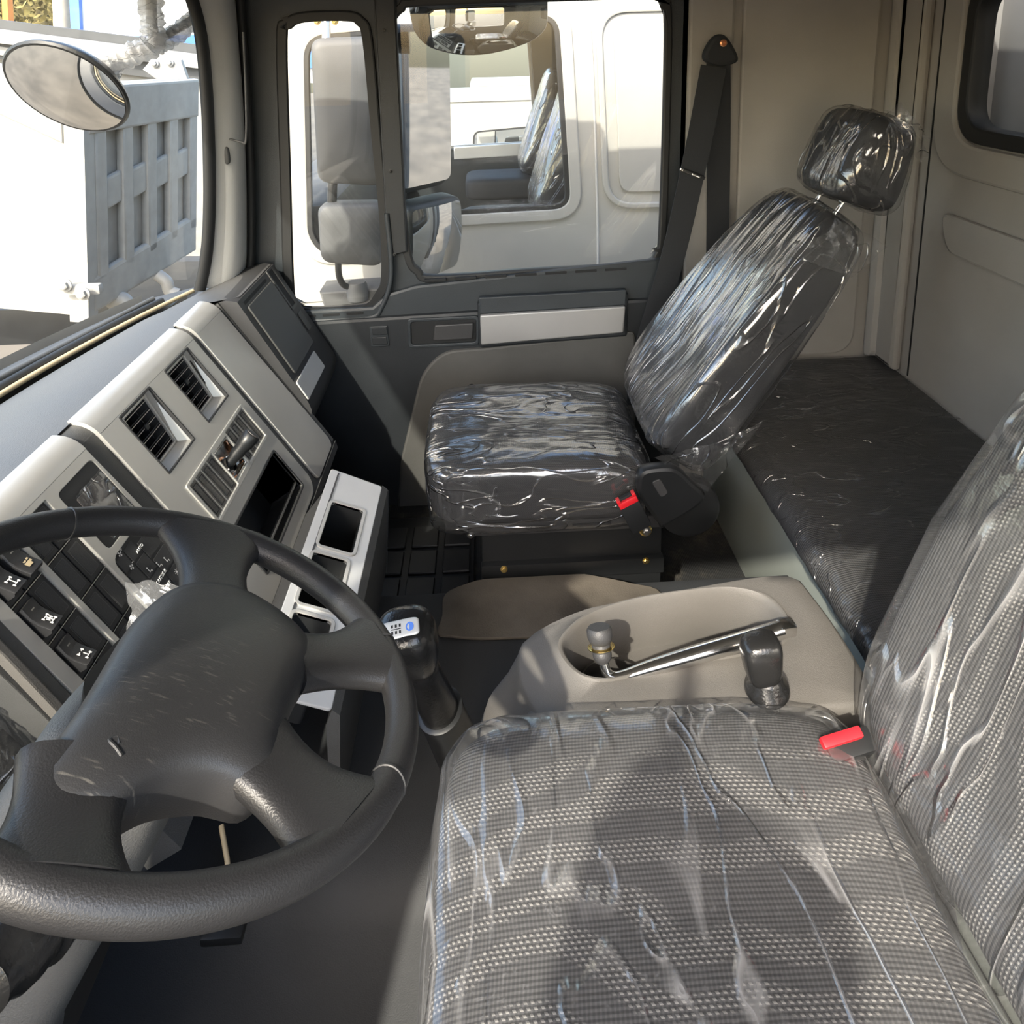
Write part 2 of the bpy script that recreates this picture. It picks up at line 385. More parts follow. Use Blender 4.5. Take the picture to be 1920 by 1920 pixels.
# --- rear wall with its window
BX = 1.36
YZ = Matrix(((0, 0, -1, BX), (1, 0, 0, 0), (0, 1, 0, 0), (0, 0, 0, 1)))               # local x->Y, y->Z, z->-X (towards the cab)
wb = thing('wall_back', (BX, 1.1, 0), 'beige grey moulded rear wall panel behind the bunk', 'wall', **st)
w_l = aX(1828, 120, BX).y; w_b = aX(1850, 252, BX).z
hole = rnd(rect(.55, w_b, w_l, 1.72), .09, 8)
plate('rear_panel', [rect(-.12, 0, 2.36, 1.85), hole], -.03, 0, 'panel_grey', wb, YZ, .0)
ring2 = rnd(rect(.55-.03, w_b-.03, w_l+.03, 1.75), .11, 8)
ring1 = rnd(rect(.55+.015, w_b+.015, w_l-.015, 1.705), .08, 8)
plate('window_rubber', [ring2, ring1], -.04, .02, 'rubber', wb, YZ, .008)
# raised mouldings on the rear wall: corner rib, groove, pressed handle recess
def yz(l): return [(q.y, q.z) for q in (aX(x, y, BX) for x, y in l)]
plate('corner_rib', [rnd([(2.17, .5), (2.36, .5), (2.36, 1.85), (2.17, 1.85)], .01)], 0, .035, 'panel_grey', wb, YZ, .02)
plate('corner_seam', [rect(2.13, .5, 2.136, 1.85)], 0, .002, 'void', wb, YZ, .0)
plate('window_surround', [rnd(rect(.42, w_b-.13, w_l+.13, 1.83), .16, 8), rnd(rect(.52, w_b-.035, w_l+.035, 1.79), .11, 8)], 0, .022, 'panel_grey', wb, YZ, .02)
emb = [(q.y, q.z) for q in (aX(1772, 395, BX), aX(1920, 440, BX), aX(1920, 520, BX), aX(1785, 455, BX))]
emb = [emb[0], (emb[1][0]-.7, emb[0][1]), (emb[1][0]-.7, emb[3][1]-.03), (emb[3][0], emb[3][1]-.03)]
plate('pressed_recess', [rnd(emb, .045, 6)], 0, .018, 'panel_grey', wb, YZ, .017)
w3 = mesh('window_2', [YZ @ V((p[0], p[1], -.01)) for p in ring1], [tuple(range(len(ring1)))], 'glass_clean', None, 0)
tag(w3, 'small rear window pane in black rubber at the upper right', 'window', **st)
# --- right side wall behind the door (B pillar to the corner)
SY = 2.33
wr = thing('wall_right', (1.0, SY, 0), 'beige grey side wall between the door and the rear corner', 'wall', **st)
plate('side_panel', [rect(.64, 0, 1.40, 1.86)], -.05, 0, 'panel_grey', wr, XZ(SY), .0)
pl = tr([(1393, -40), (1655, -40), (1628, 655), (1385, 655)], SY)
plate('raised_field', [rnd([pl[0], (1.27, pl[0][1]), (1.27, .5), (pl[0][0]+.01, .5)], .09, 6)], 0, .018, 'panel_grey', wr, XZ(SY), .016)
plate('pillar_cover', [rnd([(.655, .2), (.80, .2), (.80, 1.84), (.655, 1.84)], .02)], 0, .02, 'panel_grey', wr, XZ(SY), .012)
plate('corner_post', [rnd([(1.30, .5), (1.37, .5), (1.37, 1.85), (1.30, 1.85)], .01)], 0, .06, 'panel_grey', wr, XZ(SY), .03)
# ------------------------------------------------------------------ passenger door
DY = 2.33
d1 = thing('door_1', (0, DY, .1), 'dark passenger door with two windows, crank and silver pull strip', 'door', **st)
qw = [(528, 75), (540, 45), (570, 32), (650, 30), (676, 40), (690, 75), (706, 250), (722, 420), (724, 520), (712, 552), (690, 576), (640, 582), (575, 584), (553, 574), (542, 545), (535, 330)]
qo = [(q[0], q[1]) for q in cr([(a, b, 0) for a, b in tr(qw, DY)], 5)]
mw = [(728, 90), (733, 45), (755, 16), (800, 6), (1215, -8), (1240, 2), (1250, 30), (1248, 200), (1240, 440), (1232, 475), (1200, 497), (1000, 509), (815, 521), (785, 508), (766, 475), (750, 330)]
mo = [(q[0], q[1]) for q in cr([(a, b, 0) for a, b in tr(mw, DY)], 5)]
outer = [(-.86, .70), (.66, .70), (.66, 1.83), (-.80, 1.83)]
plate('window_frame', [outer, qo, mo], -.05, 0, 'door_dark', d1, XZ(DY), .004)
def inset(o, d):
    c = V((sum(p[0] for p in o)/len(o), sum(p[1] for p in o)/len(o))); out = []
    k = len(o)
    for i in range(k):
        a, b, e = V(o[i-1][:2]), V(o[i][:2]), V(o[(i+1) % k][:2]); t = (e-a)
        if t.length < 1e-7: out.append(b); continue
        n = V((-t.y, t.x)).normalized()
        if n.dot(c-b) < 0: n = -n
        out.append(b+n*d)
    return out
for nm, oo in (('quarter_rubber', qo), ('window_rubber', mo)):
    plate(nm, [inset(oo, -.016), inset(oo, .010)], -.012, .012, 'rubber', d1, XZ(DY), .006)
g1 = mesh('quarter_pane', [XZ(DY) @ V((p[0], p[1], -.03)) for p in qo], [tuple(range(len(qo)))], 'glass', d1, 0)
g2 = mesh('window_pane', [XZ(DY) @ V((p[0], p[1], -.03)) for p in mo], [tuple(range(len(mo)))], 'glass', d1, 0)
# outer skin of the same door, seen in the mirrors
plate('outer_skin', [[(-.86, -.6), (.66, -.6), (.66, 1.83), (-.80, 1.83)], inset(qo, -.03), inset(mo, -.03)], -.12, -.10, 'white_paint', d1, XZ(DY), .005)
# divider post with a proud inner cover
dv = tr([(700, -30), (742, -30), (765, 470), (775, 560), (735, 560), (728, 480)], DY)
plate('divider_cover', [rnd([dv[0], dv[1], dv[2], dv[5]], .004)], 0, .02, 'door_black', d1, XZ(DY), .006)
for y in (57, 321, 478):
    q = aY(718+y*.045, y, DY-.02); bolt('screw', q, .005, (0, -1, 0), d1, 'black')
# lower trim under the windows, in steps towards the driver
lo = tr([(440, 592), (700, 590), (775, 530), (800, 528), (1270, 500), (1262, 690)], DY)
plate('belt_trim', [[(-.86, .735), (-.40, .745), (-.345, .79), (-.25, .815), (.655, .885), (.655, .60), (-.86, .60)]], 0, .022, 'door_dark', d1, XZ(DY), .012)
plate('lower_trim', [[(-.86, -.02), (.66, -.02), (.66, .74), (.47, .74), (-.05, .72), (-.86, .70)]], 0, .036, 'door_black', d1, XZ(DY), .012)
def sill_slots(pts, n, nm='sill_slot'):
    a, b = V(pts[0]), V(pts[1])
    for i in range(n):
        s = a.lerp(b, (i+.1)/n); e = a.lerp(b, (i+.82)/n); d = (e-s).normalized(); nn = V((-d.y, d.x))*.0045
        plate(nm, [rnd([s-nn, e-nn, e+nn, s+nn], .003)], .0, .0235, 'void', d1, XZ(DY), .0005)
sill_slots(tr([(790, 527), (1185, 503)], DY-.022), 7)
sill_slots(tr([(555, 594), (690, 586)], DY-.022), 3)
# window lip ridge that follows the quarter window corner
rp = [V((q.x, DY-.02, q.z)) for q in (aY(x, y, DY-.02) for x, y in ((562, 602), (690, 596), (716, 575), (732, 530), (733, 480), (725, 400)))]
tube('lip_ridge', cr(rp, 6, False), .009, 'door_dark', d1, 8)
# silver pull strip with its dark shelf
sp = tr([(900, 590), (1172, 573), (1168, 622), (902, 645)], DY-.06)
plate('pull_strip', [rnd(sp, .006)], 0, .02, 'strip_silver', d1, XZ(DY-.05), .005)
plate('strip_backing', [rnd(tr([(895, 565), (1178, 548), (1176, 630), (898, 652)], DY-.04), .012)], 0, .05, 'door_black', d1, XZ(DY), .01)
plate('strip_top', [rnd(tr([(898, 560), (1176, 545), (1174, 574), (900, 591)], DY-.06), .006)], .03, .052, 'door_dark', d1, XZ(DY), .004)
# latch pull recess and lever
hr = rnd(tr([(770, 603), (893, 597), (893, 640), (772, 646)], DY-.036), .012)
plate('latch_recess', [hr], 0, .038, 'void', d1, XZ(DY), .002)
plate('latch_surround', [rnd(tr([(764, 597), (898, 591), (898, 646), (766, 652)], DY-.036), .014), hr], 0, .043, 'door_dark', d1, XZ(DY), .003)
plate('latch_lever', [rnd(tr([(815, 609), (888, 605), (886, 635), (812, 639)], DY-.045), .006)], .03, .05, 'dash_dark', d1, XZ(DY), .005)
sw = rnd(tr([(693, 612), (727, 610), (730, 648), (696, 650)], DY-.036), .004)
plate('switch_surround', [sw], 0, .040, 'door_dark', d1, XZ(DY), .002)
for a, b in ((614, 628), (632, 646)):
    plate('switch_blank', [rnd(tr([(697, a), (725, a-1), (727, b-1), (699, b)], DY-.04), .003)], .03, .044, 'door_black', d1, XZ(DY), .002)
ins = tr([(1190, 620), (1195, 700), (1180, 1000), (742, 1000), (752, 860), (790, 700), (830, 657), (905, 652)], DY-.04)
plate('lower_insert', [rnd(ins, [.02, .02, .02, .02, .02, .05, .06, .02], 6)], .0, .046, 'door_insert', d1, XZ(DY), .008)
kp = aY(884, 738, DY-.09)
Mk = frame(kp+V((0, .05, 0)), (1, 0, 0), (0, -1, 0))
kn = lathe('crank_knob', [(.014, 0), (.014, .03), (.026, .034), (.029, .05), (.026, .064), (.018, .068)], Mk, 'black', d1, 24)
tube('crank_arm', [kp+V((0, .045, 0)), kp+V((.06, .045, -.05)), kp+V((.1, .05, -.09))], .011, 'black', d1, 10, flat=.6)
# ------------------------------------------------------------------ driver side of the cab, beside the camera: the door is shut with its glass wound down
wl_ = thing('wall_left', (0, -.14, .0), 'driver side wall with its open window beside the driver seat', 'wall', **st)
XZ2 = Matrix(((1, 0, 0, 0), (0, 0, -1, -.14), (0, 1, 0, 0), (0, 0, 0, 1)))
plate('door_opening', [[(-1.0, -.02), (1.40, -.02), (1.40, 1.86), (-.82, 1.86)], rnd([(-.66, .80), (.64, .86), (.64, 1.80), (-.60, 1.80)], .1, 6)], -.05, 0, 'panel_grey', wl_, XZ2, .004)
# ------------------------------------------------------------------ windscreen, pillars
YC = 1.12
def wsx(Y, z): return -1.12+.20*((Y-YC)/1.1)**2+.11*(z-.85)/.85
ys = [-.02+2.28*i/40 for i in range(41)]; zs = [.80+1.05*i/12 for i in range(13)]
vs = [(wsx(y, z), y, z) for z in zs for y in ys]
fs = [(i*41+j, i*41+j+1, (i+1)*41+j+1, (i+1)*41+j) for i in range(12) for j in range(40)]
w1 = mesh('window_1', vs, fs, 'glass', None, 80); tag(w1, 'large dusty curved windscreen in front of the dashboard', 'windscreen', **st)
def pillar(nm, mir, label):
    t = thing(nm, (-.82, 2.3 if not mir else -.06, .85), label, 'pillar', **st)
    R = [(438, -60), (447, 60), (456, 180), (462, 300), (464, 400), (463, 492), (455, 530)]
    Lf = [(352, -60), (384, 40), (398, 150), (404, 290), (404, 400), (398, 480), (386, 540)]
    r = [aY(p.x, p.y, 2.30) for p in cr([(a, b, 0) for a, b in R], 4, False)]
    l = [aY(p.x, p.y, 2.13) for p in cr([(a, b, 0) for a, b in Lf], 4, False)]
    f = (lambda p: V((p.x, 2*YC-p.y, p.z))) if mir else (lambda p: p)
    rings = []
    for a, b in zip(r, l):
        mid = (a+b)/2+V((.03, -.02, 0)); far = V((-.03, .05, 0))
        q = cr([b, mid, a], 5, False); rings.append([f(x) for x in q]+[f(x+far) for x in reversed(q)])
    loft('pillar_trim', rings, 'pillar_grey', t)
    tube('windscreen_rubber', [f(x+V((-.014, -.012, 0))) for x in l], .019, 'rubber', t, 10, flat=.75)
    tube('door_rubber', [f(x+V((.014, -.005, 0))) for x in r], .013, 'rubber', t, 10)
    return t
pillar('trim_1', False, 'light grey windscreen pillar trim with black rubber edge by passenger door')
pillar('trim_2', True, 'grey windscreen pillar trim on the driver side')
# header above the windscreen
hd = box('trim_3', (-.93, YC, 1.80), (.2, 2.3, .09), 'panel_grey', bev=.02); tag(hd, 'grey header trim above the windscreen', 'trim', **st)
# small grey wire with plug on the pillar
wq = [aY(x, y, 2.165) for x, y in ((423, 285), (418, 268), (424, 260), (452, 266), (461, 262), (461, 180), (456, 60))]
wt = thing('antenna_wire', wq[0], 'thin grey wire with small plug on the windscreen pillar', 'wire')
tube('wire', cr(wq, 6, False), .0035, 'mirror_grey', wt, 8)
sq('plug', (.028, .02, .055), .5, .5, 'mirror_grey', wt, Matrix.Translation(aY(422, 291, 2.16)), nu=20, nv=12)
# ------------------------------------------------------------------ engine tunnel, mats
prof = [(.78, .0), (.80, .02), (.90, .19), (.93, .225), (.98, .245), (1.03, .25), (1.55, .25), (1.575, .243), (1.59, .22), (1.60, 0)]
tn = loft('engine_tunnel', [[V((x, y, z)) for y, z in prof] for x in (-1.1, -.6, 0, .4, .74)], 'tunnel_grey'); tag(tn, 'grey engine tunnel hump in the floor between the seats', 'engine cover')
o = [aZ(x, y, .262) for x, y in ((821, 1184), (829, 1150), (834, 1112), (880, 1090), (960, 1070), (1040, 1066), (1110, 1076), (1180, 1090), (1240, 1110), (1230, 1190), (1120, 1195), (1000, 1192), (900, 1194), (850, 1190))]
o = [(p.x, min(p.y, 1.60)) for p in cr(o, 5)]
ms = plate('dusty_mat', [o], .2515, .259, 'mat_brown', None, None, .002); tag(ms, 'brown dusty rubber mat lying on the engine tunnel', 'mat')
fm = thing('footwell_mat', (-.35, 1.9, .002), 'black ribbed rubber mat in the passenger footwell', 'mat')
box('mat_base', (-.40, 1.92, .008), (.64, .56, .012), 'black', fm)
for i in range(6):
    for j in range(4):
        box('rib', (-.66+.105*i, 1.73+.12*j, .018), (.085, .10, .010), 'black', fm, bev=.003, seg=1)
# ------------------------------------------------------------------ dashboard
DO = V((-.745, 0, .90)); Dv = V((.267, 0, -.418)).normalized(); Dn = V((-Dv.z, 0, Dv.x))
MD = frame(DO, (0, 1, 0), Dn)                                          # local x = across the cab, y = up the slope, z = out of the panel
def aD(x, y, h=0.):
    p = onp(x, y, DO+Dn*h, Dn); return (p.y, -(p-DO).dot(Dv))
def tD(l, h=0.): return [aD(x, y, h) for x, y in l]
def R(a0, a1, b0, b1): return [(a0, -b0), (a1, -b0), (a1, -b1), (a0, -b1)]
db = thing('dashboard', (-.95, 1.12, .1), 'grey and silver truck dashboard with vents, switches and pockets', 'dashboard')
# body: one profile swept across the cab, set back behind the face panels
def sweep(name, prof, y0, y1, material, parent, n=2):
    return loft(name, [[V((x, y0+(y1-y0)*i/(n-1), z)) for x, z in prof] for i in range(n)], material, parent, smooth=30)
bp = lambda b, h: ((DO+Dv*b+Dn*h).x, (DO+Dv*b+Dn*h).z)
sweep('body', [bp(-.02, -.1), bp(.50, -.1), (-.62, .30), (-.80, .27), (-1.02, .27), (-1.02, .80)], .02, 1.925, 'void', db)
# upper pad: from the windscreen to the ridge
rows = 30; cols = 14; vs = []
for i in range(rows+1):
    y = -.02+2.29*i/rows; x0 = wsx(y, .85)+.015
    ps = min(1, max(0, (y-1.90)/.06)); x1 = -.795+ps*.085; z1 = .926-ps*.008
    for j in range(cols+1):
        t = j/cols; x = x0+(x1-x0)*t; z = .855+(z1-.855)*math.sin(t*math.pi/2)**.9
        vs.append((x, y, z))
fs = [(i*(cols+1)+j, i*(cols+1)+j+1, (i+1)*(cols+1)+j+1, (i+1)*(cols+1)+j) for i in range(rows) for j in range(cols)]
mesh('top_pad', vs, fs, 'dash_top', db, 60)
# dark face carrying the silver panels, with openings
vent1 = rnd(R(1.328, 1.462, .004, .158), .004); vent2 = rnd(R(1.536, 1.668, .004, .162), .004)
lit = rnd(R(1.472, 1.550, .214, .294), .006)
slot = rnd(R(1.345, 1.66, .342, .462), .006)
dsp = rnd(R(1.098, 1.205, .020, .150), .012)
colA = rnd(R(.908, .985, .004, .39), .003); colB = rnd(R(.996, 1.075, .012, .39), .003); colC = rnd(R(1.087, 1.20, .165, .345), .02)
face = R(.84, 1.925, -.01, .51)
plate('face', [face, vent1, vent2, slot, lit, colA, colB, colC, dsp], -.1, -.007, 'dash_grey', db, MD, .002)
def panel(nm, flat, holes, a0, a1, sl=0.0, material='silver'):
    """silver panel: flat plate plus the rounded cap that rolls over the ridge"""
    p = plate(nm, [flat]+holes, -.007, .001, material, db, MD, .0015)
    r = .062; c = DO-Dn*r; rings = []
    for k in range(15):
        t = math.radians(60)*k/14
        q = Dn*math.cos(t)+(-Dv)*math.sin(t)
        rings.append([c+q*(r+.001)+V((0, a, 0)) for a in (a0, a0+.004, a1-.004, a1)]+[c+q*(r-.008)+V((0, a, 0)) for a in (a1, a0)])
    loft('panel_cap', rings, material, p, smooth=50)
    return p
c_ = DO-Dn*.062
loft('face_cap', [[c_+(Dn*math.cos(t)-Dv*math.sin(t))*.055+V((0, a, 0)) for a in (.84, 1.925)]+[c_+(Dn*math.cos(t)-Dv*math.sin(t))*.03+V((0, a, 0)) for a in (1.925, .84)] for t in (math.radians(62)*k/12 for k in range(13))], 'dash_grey', db, smooth=50)
pc = panel('center_panel', rnd([(1.262, -.0), (1.712, -.0), (1.712, -.478), (1.68, -.502), (1.262, -.502)], [.0, .0, .03, .03, .02]), [vent1, vent2, slot, lit], 1.262, 1.712)
pr = panel('passenger_panel', rnd([(1.738, 0), (1.905, 0), (1.918, -.485), (1.905, -.503), (1.745, -.503), (1.738, -.49)], [0, 0, .012, .012, .01, .01]), [], 1.738, 1.905)
pi_ = panel('driver_panel', rnd([(.884, 0), (1.212, 0), (1.226, -.40), (.884, -.40)], [0, 0, .02, .01]), [colA, colB, colC, dsp], .884, 1.212)
# --- vents
def vent(a0, a1, b0, b1, flip):
    t = plate('vent', [R(a0, a1, b0, b1), R(a0+.004, a1-.004, b0+.004, b1-.004)], -.012, .002, 'dash_dark', db, MD, .001)
    # sloping throat faces: shallow at the top, deep at the foot
    ga0, ga1 = (a0+.010, a1-.016) if flip else (a0+.008, a1-.016)
    gb0, gb1 = b0+.006, b1-.024
    q = [MD @ V((x, -y, h)) for x, y, h in ((a0, b0, .0), (a1, b0, .0), (a1, b1, 0), (a0, b1, 0), (ga0, gb0, -.006), (ga1, gb0, -.010), (ga1, gb1, -.024), (ga0, gb1, -.020))]
    mesh('throat', q, [(0, 1, 5, 4), (1, 2, 6, 5), (2, 3, 7, 6), (3, 0, 4, 7)], 'silver', t, 0)
    Mg = frame(q[4], q[5]-q[4], (q[5]-q[4]).cross(q[4]-q[7]).normalized())
    w = (q[5]-q[4]).length; h = (q[7]-q[4]).length
    G = lambda x0, x1, y0, y1: [(x0, -y0), (x1, -y0), (x1, -y1), (x0, -y1)]
    plate('grille_frame', [G(0, w, 0, h), G(.005, w-.005, .005, h-.005)], -.004, .003, 'silver', t, Mg, .001)
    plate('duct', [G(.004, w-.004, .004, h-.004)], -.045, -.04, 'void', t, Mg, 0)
    n = 6
    for i in range(n):
        y = .012+(h-.024)*i/(n-1)
        s = box('slat', (0, 0, 0), (w-.012, .0022, .016), 'key_black', t, Mg @ Matrix.Translation((w/2, -y, -.010)) @ Matrix.Rotation(math.radians(-32), 4, 'X'), .0005, 1)
        plate('slat_edge', [G(.006, w-.006, y-.0008, y+.0008)], -.003, -.0015, 'steel', t, Mg, 0)
    for k in (.30, .72):
        box('cross_slat', (w*k, -h/2, -.026), (.002, h-.014, .02), 'key_black', t, Mg, .0005, 1)
    box('tilt_tab', (w*.5, -h*.42, -.001), (.014, .012, .006), 'key_black', t, Mg, .001, 1)
    box('thumb_wheel', ((-.004 if flip else w+.006), -h*.45, .0), (.006, h*.55, .008), 'black', t, Mg, .002, 1)
    return t
vent(1.328, 1.462, .004, .158, True); vent(1.536, 1.668, .004, .162, False)
# --- switch bezel with blanks and lighter socket
bz = plate('switch_bezel', [rnd(R(1.336, 1.684, .199, .308), .008), rnd(R(1.346, 1.468, .206, .300), .002), rnd(R(1.473, 1.549, .213, .295), .004), rnd(R(1.555, 1.675, .206, .300), .002)], .0, .004, 'silver', db, MD, .0015)
for a0, a1 in ((1.346, 1.468), (1.555, 1.675)):
    n = 4; wd = (a1-a0)/n
    for i in range(n):
        x = a0+wd*i
        bb = plate('blank', [R(x+.0008, x+wd-.0008, .207, .299)], -.004, .001, 'blank_brown', bz, MD, .001)
        plate('blank_rim', [rnd(R(x+.006, x+wd-.006, .214, .292), .002), rnd(R(x+.0075, x+wd-.0075, .2155, .2905), .002)], .001, .0016, 'key_black', bb, MD, 0)
wl = plate('lighter_well', [lit, rnd(R(1.476, 1.546, .218, .290), .006)], -.03, .001, 'chrome', bz, MD, .001)
plate('well_floor', [lit], -.032, -.028, 'steel', wl, MD, 0)
lc = MD @ V((1.500, -.262, -.028))
ax = (Dn*.75+V((.25, .55, .55))).normalized()
lt = thing('cigarette_lighter', lc, 'black and copper lighter knob standing in the dashboard socket', 'lighter')
ML = frame(lc, V((0, 1, 0)), Dn)
lathe('copper_collar', [(0.0260, 0.0013), (0.0260, 0.0130), (0.0208, 0.0156), (0.0202, 0.0078)], ML, 'copper', lt)
lathe('chrome_ring', [(0.0202, 0.0078), (0.0202, 0.0260), (0.0175, 0.0286), (0.0163, 0.0208)], ML, 'chrome', lt)
ML2 = frame(lc+Dn*.012, V((0, 1, 0)), ax)
lathe('plug', [(0.0130, 0.0000), (0.0130, 0.0260), (0.0163, 0.0390), (0.0156, 0.0520), (0.0195, 0.0650), (0.0202, 0.0884), (0.0182, 0.0910)], ML2, 'black', lt)
lathe('plug_face', [(0.0163, 0.0913), (0.0163, 0.0926), (0.0130, 0.0929)], ML2, 'blank_brown', lt)
# --- open DIN slot
def well(nm, outl, h, material, parent, M=MD):
    n = len(outl); rings = [[M @ V((p[0], p[1], q)) for p in outl] for q in (.0015, h)]
    o = loft(nm, rings, material, parent, (False, True), smooth=30); return o
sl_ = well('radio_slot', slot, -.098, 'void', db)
plate('slot_rim', [inset(slot, -.004), inset(slot, .002)], .001, .0035, 'dash_dark', db, MD, .001)
plate('slot_bar', [R(1.36, 1.655, .440, .446)], -.012, -.004, 'steel', sl_, MD, .001)
# --- display with its protective film
ds = plate('display', [dsp], -.01, .0, 'key_black', db, MD, .001)
sc = tD([(139, 937), (178, 898), (255, 975), (215, 1010)])
plate('screen', [rnd(R(1.12, 1.192, .05, .140), .003)], .0, .0008, 'blank_brown', ds, MD, 0)
vs = []; fs = []; n = 14
for i in range(n+1):
    for j in range(n+1):
        a = 1.115+.082*i/n; b = .043+.10*j/n
        h = .004+.004*abs(noise.noise(V((a*60, b*60, 1))))+ (.012*max(0, (.25-j/n))*(1+math.sin(i*1.3)) if j < 4 else 0)
        vs.append(MD @ V((a, -b, h)))
for i in range(n):
    for j in range(n): fs.append((i*(n+1)+j, i*(n+1)+j+1, (i+1)*(n+1)+j+1, (i+1)*(n+1)+j))
mesh('screen_film', vs, fs, 'film_loose', ds, 60)
# --- switch columns
brow = [.006, .086, .163, .238, .313, .388]
def rocker(a0, a1, b0, b1, kind):
    # raised at the foot, flush at the head, with a saddle between
    P = [(b0, .004), (b0+(b1-b0)*.35, .003), (b0+(b1-b0)*.62, .008), (b1-.004, .0175), (b1, .014)]
    rings = []
    for a, ins_ in ((a0, .0), (a0+.002, .0018), (a1-.002, .0018), (a1, .0)):
        rings.append([MD @ V((a, -b, h-.0018+ins_)) for b, h in P]+[MD @ V((a, -b, -.008)) for b in (b1, b0)])
    r = loft('rocker_switch', rings, 'key_black', pi_, smooth=40)
    c = (b0*.3+b1*.7); hh = .0118
    sl = (.0175-.008)/((b1-.004)-(b0+(b1-b0)*.62))
    Mi = MD @ Matrix.Translation(((a0+a1)/2, -c, hh)) @ Matrix.Rotation(-math.atan(sl), 4, 'X')
    k = icon_at(kind, Mi, r)
    plate('indicator', [rect(-.003, -.001, .003, .001)], 0, .0006, 'steel', r, MD @ Matrix.Translation(((a0+a1)/2, -(b0*.78+b1*.22), .0037)), 0)
    return r
def icon_at(kind, M, parent):
    w = .0062
    parts = [rect(-w, .004, -w+.0024, .0085), rect(w-.0024, .004, w, .0085), rect(-w, -.0085, -w+.0024, -.004), rect(w-.0024, -.0085, w, -.004), rect(-w, .0055, w, .0069), rect(-w, -.0069, w, -.0055), rect(-.0009, -.006, .0009, .006)]
    if kind == 1: parts += [rect(-.004, -.0012, .004, .0012), rect(-.004, -.003, -.002, .003), rect(.002, -.003, .004, .003)]
    if kind == 2: parts = parts[:4]+[rect(-w, .0055, -.0015, .0069), rect(.0015, .0055, w, .0069), rect(-w, -.0069, w, -.0055), rect(-.0009, -.006, .0009, .002)]
    if kind == 3: parts = [rect(-.006, -.005, .004, .003), rect(.004, -.001, .007, .003), rect(-.004, .0045, .001, .007), rect(.003, .005, .007, .008)]
    vs = []; fs = []
    for i, q in enumerate(parts):
        k = len(vs); vs += [M @ V((x, y, .0004+.0001*i)) for x, y in q]; fs.append((k, k+1, k+2, k+3))
    return mesh('mark', vs, fs, 'gold_line' if kind == 3 else 'white_mark', parent, 0)
plate('switch_bed', [colA], -.03, -.012, 'key_black', pi_, MD, 0); plate('switch_bed', [colB], -.03, -.012, 'key_black', pi_, MD, 0)
for r_ in range(5):
    b0, b1 = brow[r_]+.002, brow[r_+1]-.002
    for c_, (a0, a1) in enumerate(((.909, .945), (.947, .984), (.997, 1.034), (1.036, 1.074))):
        bb = plate('switch_blank', [R(a0+.0006, a1-.0006, b0, b1)], -.014, -.004, 'key_black', pi_, MD, .001)
        live = {(0, 0): 0, (0, 1): 3, (1, 0): 1, (2, 0): 2, (3, 0): 0}.get((r_, c_))
        if live is None:
            plate('blank_rim', [rnd(R(a0+.006, a1-.006, b0+.008, b1-.008), .002), rnd(R(a0+.0072, a1-.0072, b0+.0092, b1-.0092), .002)], -.004, -.0034, 'dash_grey', bb, MD, 0)
            plate('blank_field', [rnd(R(a0+.0075, a1-.0075, b0+.0095, b1-.0095), .002)], -.004, -.003, 'dash_dark', bb, MD, .0006)
        else: rocker(a0+.004, a1-.004, b0+.008, b1-.010, live)
    if r_:
        for a0, a1 in ((.908, .985), (.996, 1.075)): plate('row_line', [R(a0, a1, brow[r_]-.0008, brow[r_]+.0008)], -.006, -.0032, 'steel', pi_, MD, 0)
# --- climate keys
ck = plate('climate_panel', [colC], -.02, -.002, 'key_black', pi_, MD, .002)
Tm = lambda a, b: MD @ Matrix.Translation((a, -b, -.0012))
keys = [(1.092, 1.116, .172, .200), (1.120, 1.146, .172, .200), (1.092, 1.116, .206, .236), (1.120, 1.150, .205, .240), (1.152, 1.196, .185, .222), (1.120, 1.150, .244, .280), (1.153, 1.196, .228, .262), (1.153, 1.196, .266, .300)]
for a0, a1, b0, b1 in keys:
    plate('key', [rnd(R(a0, a1, b0, b1), .001)], -.003, -.0008, 'dash_dark', ck, MD, .0005)
def fan(px, sign):
    a, b = aD(*px); b = -b
    M = MD @ Matrix.Translation((a, -b, -.0006)); vs = []; fs = []
    for i in range(4):
        q = Matrix.Rotation(i*math.pi/2+.3, 4, 'Z'); k = len(vs)
        vs += [M @ (q @ V((x, y, .0006))) for x, y in ((.0004, .0004), (.0018, .0045), (-.0008, .0052), (-.002, .0035))]; fs.append((k, k+1, k+2, k+3))
    k = len(vs); vs += [M @ V((x, y, .0006)) for x, y in rect(.006, .0032, .0105, .0044)]; fs.append((k, k+1, k+2, k+3))
    if sign > 0:
        k = len(vs); vs += [M @ V((x, y, .0006)) for x, y in rect(.0077, .0015, .0089, .006)]; fs.append((k, k+1, k+2, k+3))
    mesh('fan_mark', vs, fs, 'white_mark', ck, 0)
fan((225, 1039), 1); fan((247, 1063), -1)
def mk(s, px, size):
    a, b = aD(*px); text('lettering', s, size, MD @ Matrix.Translation((a, b, .0)), 'white_mark', ck)
mk('AUTO', (262, 1028), .008); mk('OUTSIDE', (303, 1081), .0088); mk('OFF', (316, 1096), .0092)
def sunmark(px):
    a, b = aD(*px); M = MD @ Matrix.Translation((a, b, 0)); vs = []; fs = []
    vs += [M @ V((.0022*math.cos(i*math.pi/6), .0022*math.sin(i*math.pi/6), .0006)) for i in range(12)]; fs.append(tuple(range(12)))
    for i in range(8):
        q = Matrix.Rotation(i*math.pi/4, 4, 'Z'); k = len(vs); vs += [M @ (q @ V((x, y, .0006))) for x, y in rect(-.0004, .003, .0004, .0062)]; fs.append((k, k+1, k+2, k+3))
    mesh('sun_mark', vs, fs, 'white_mark', ck, 0)
sunmark((331, 1072))
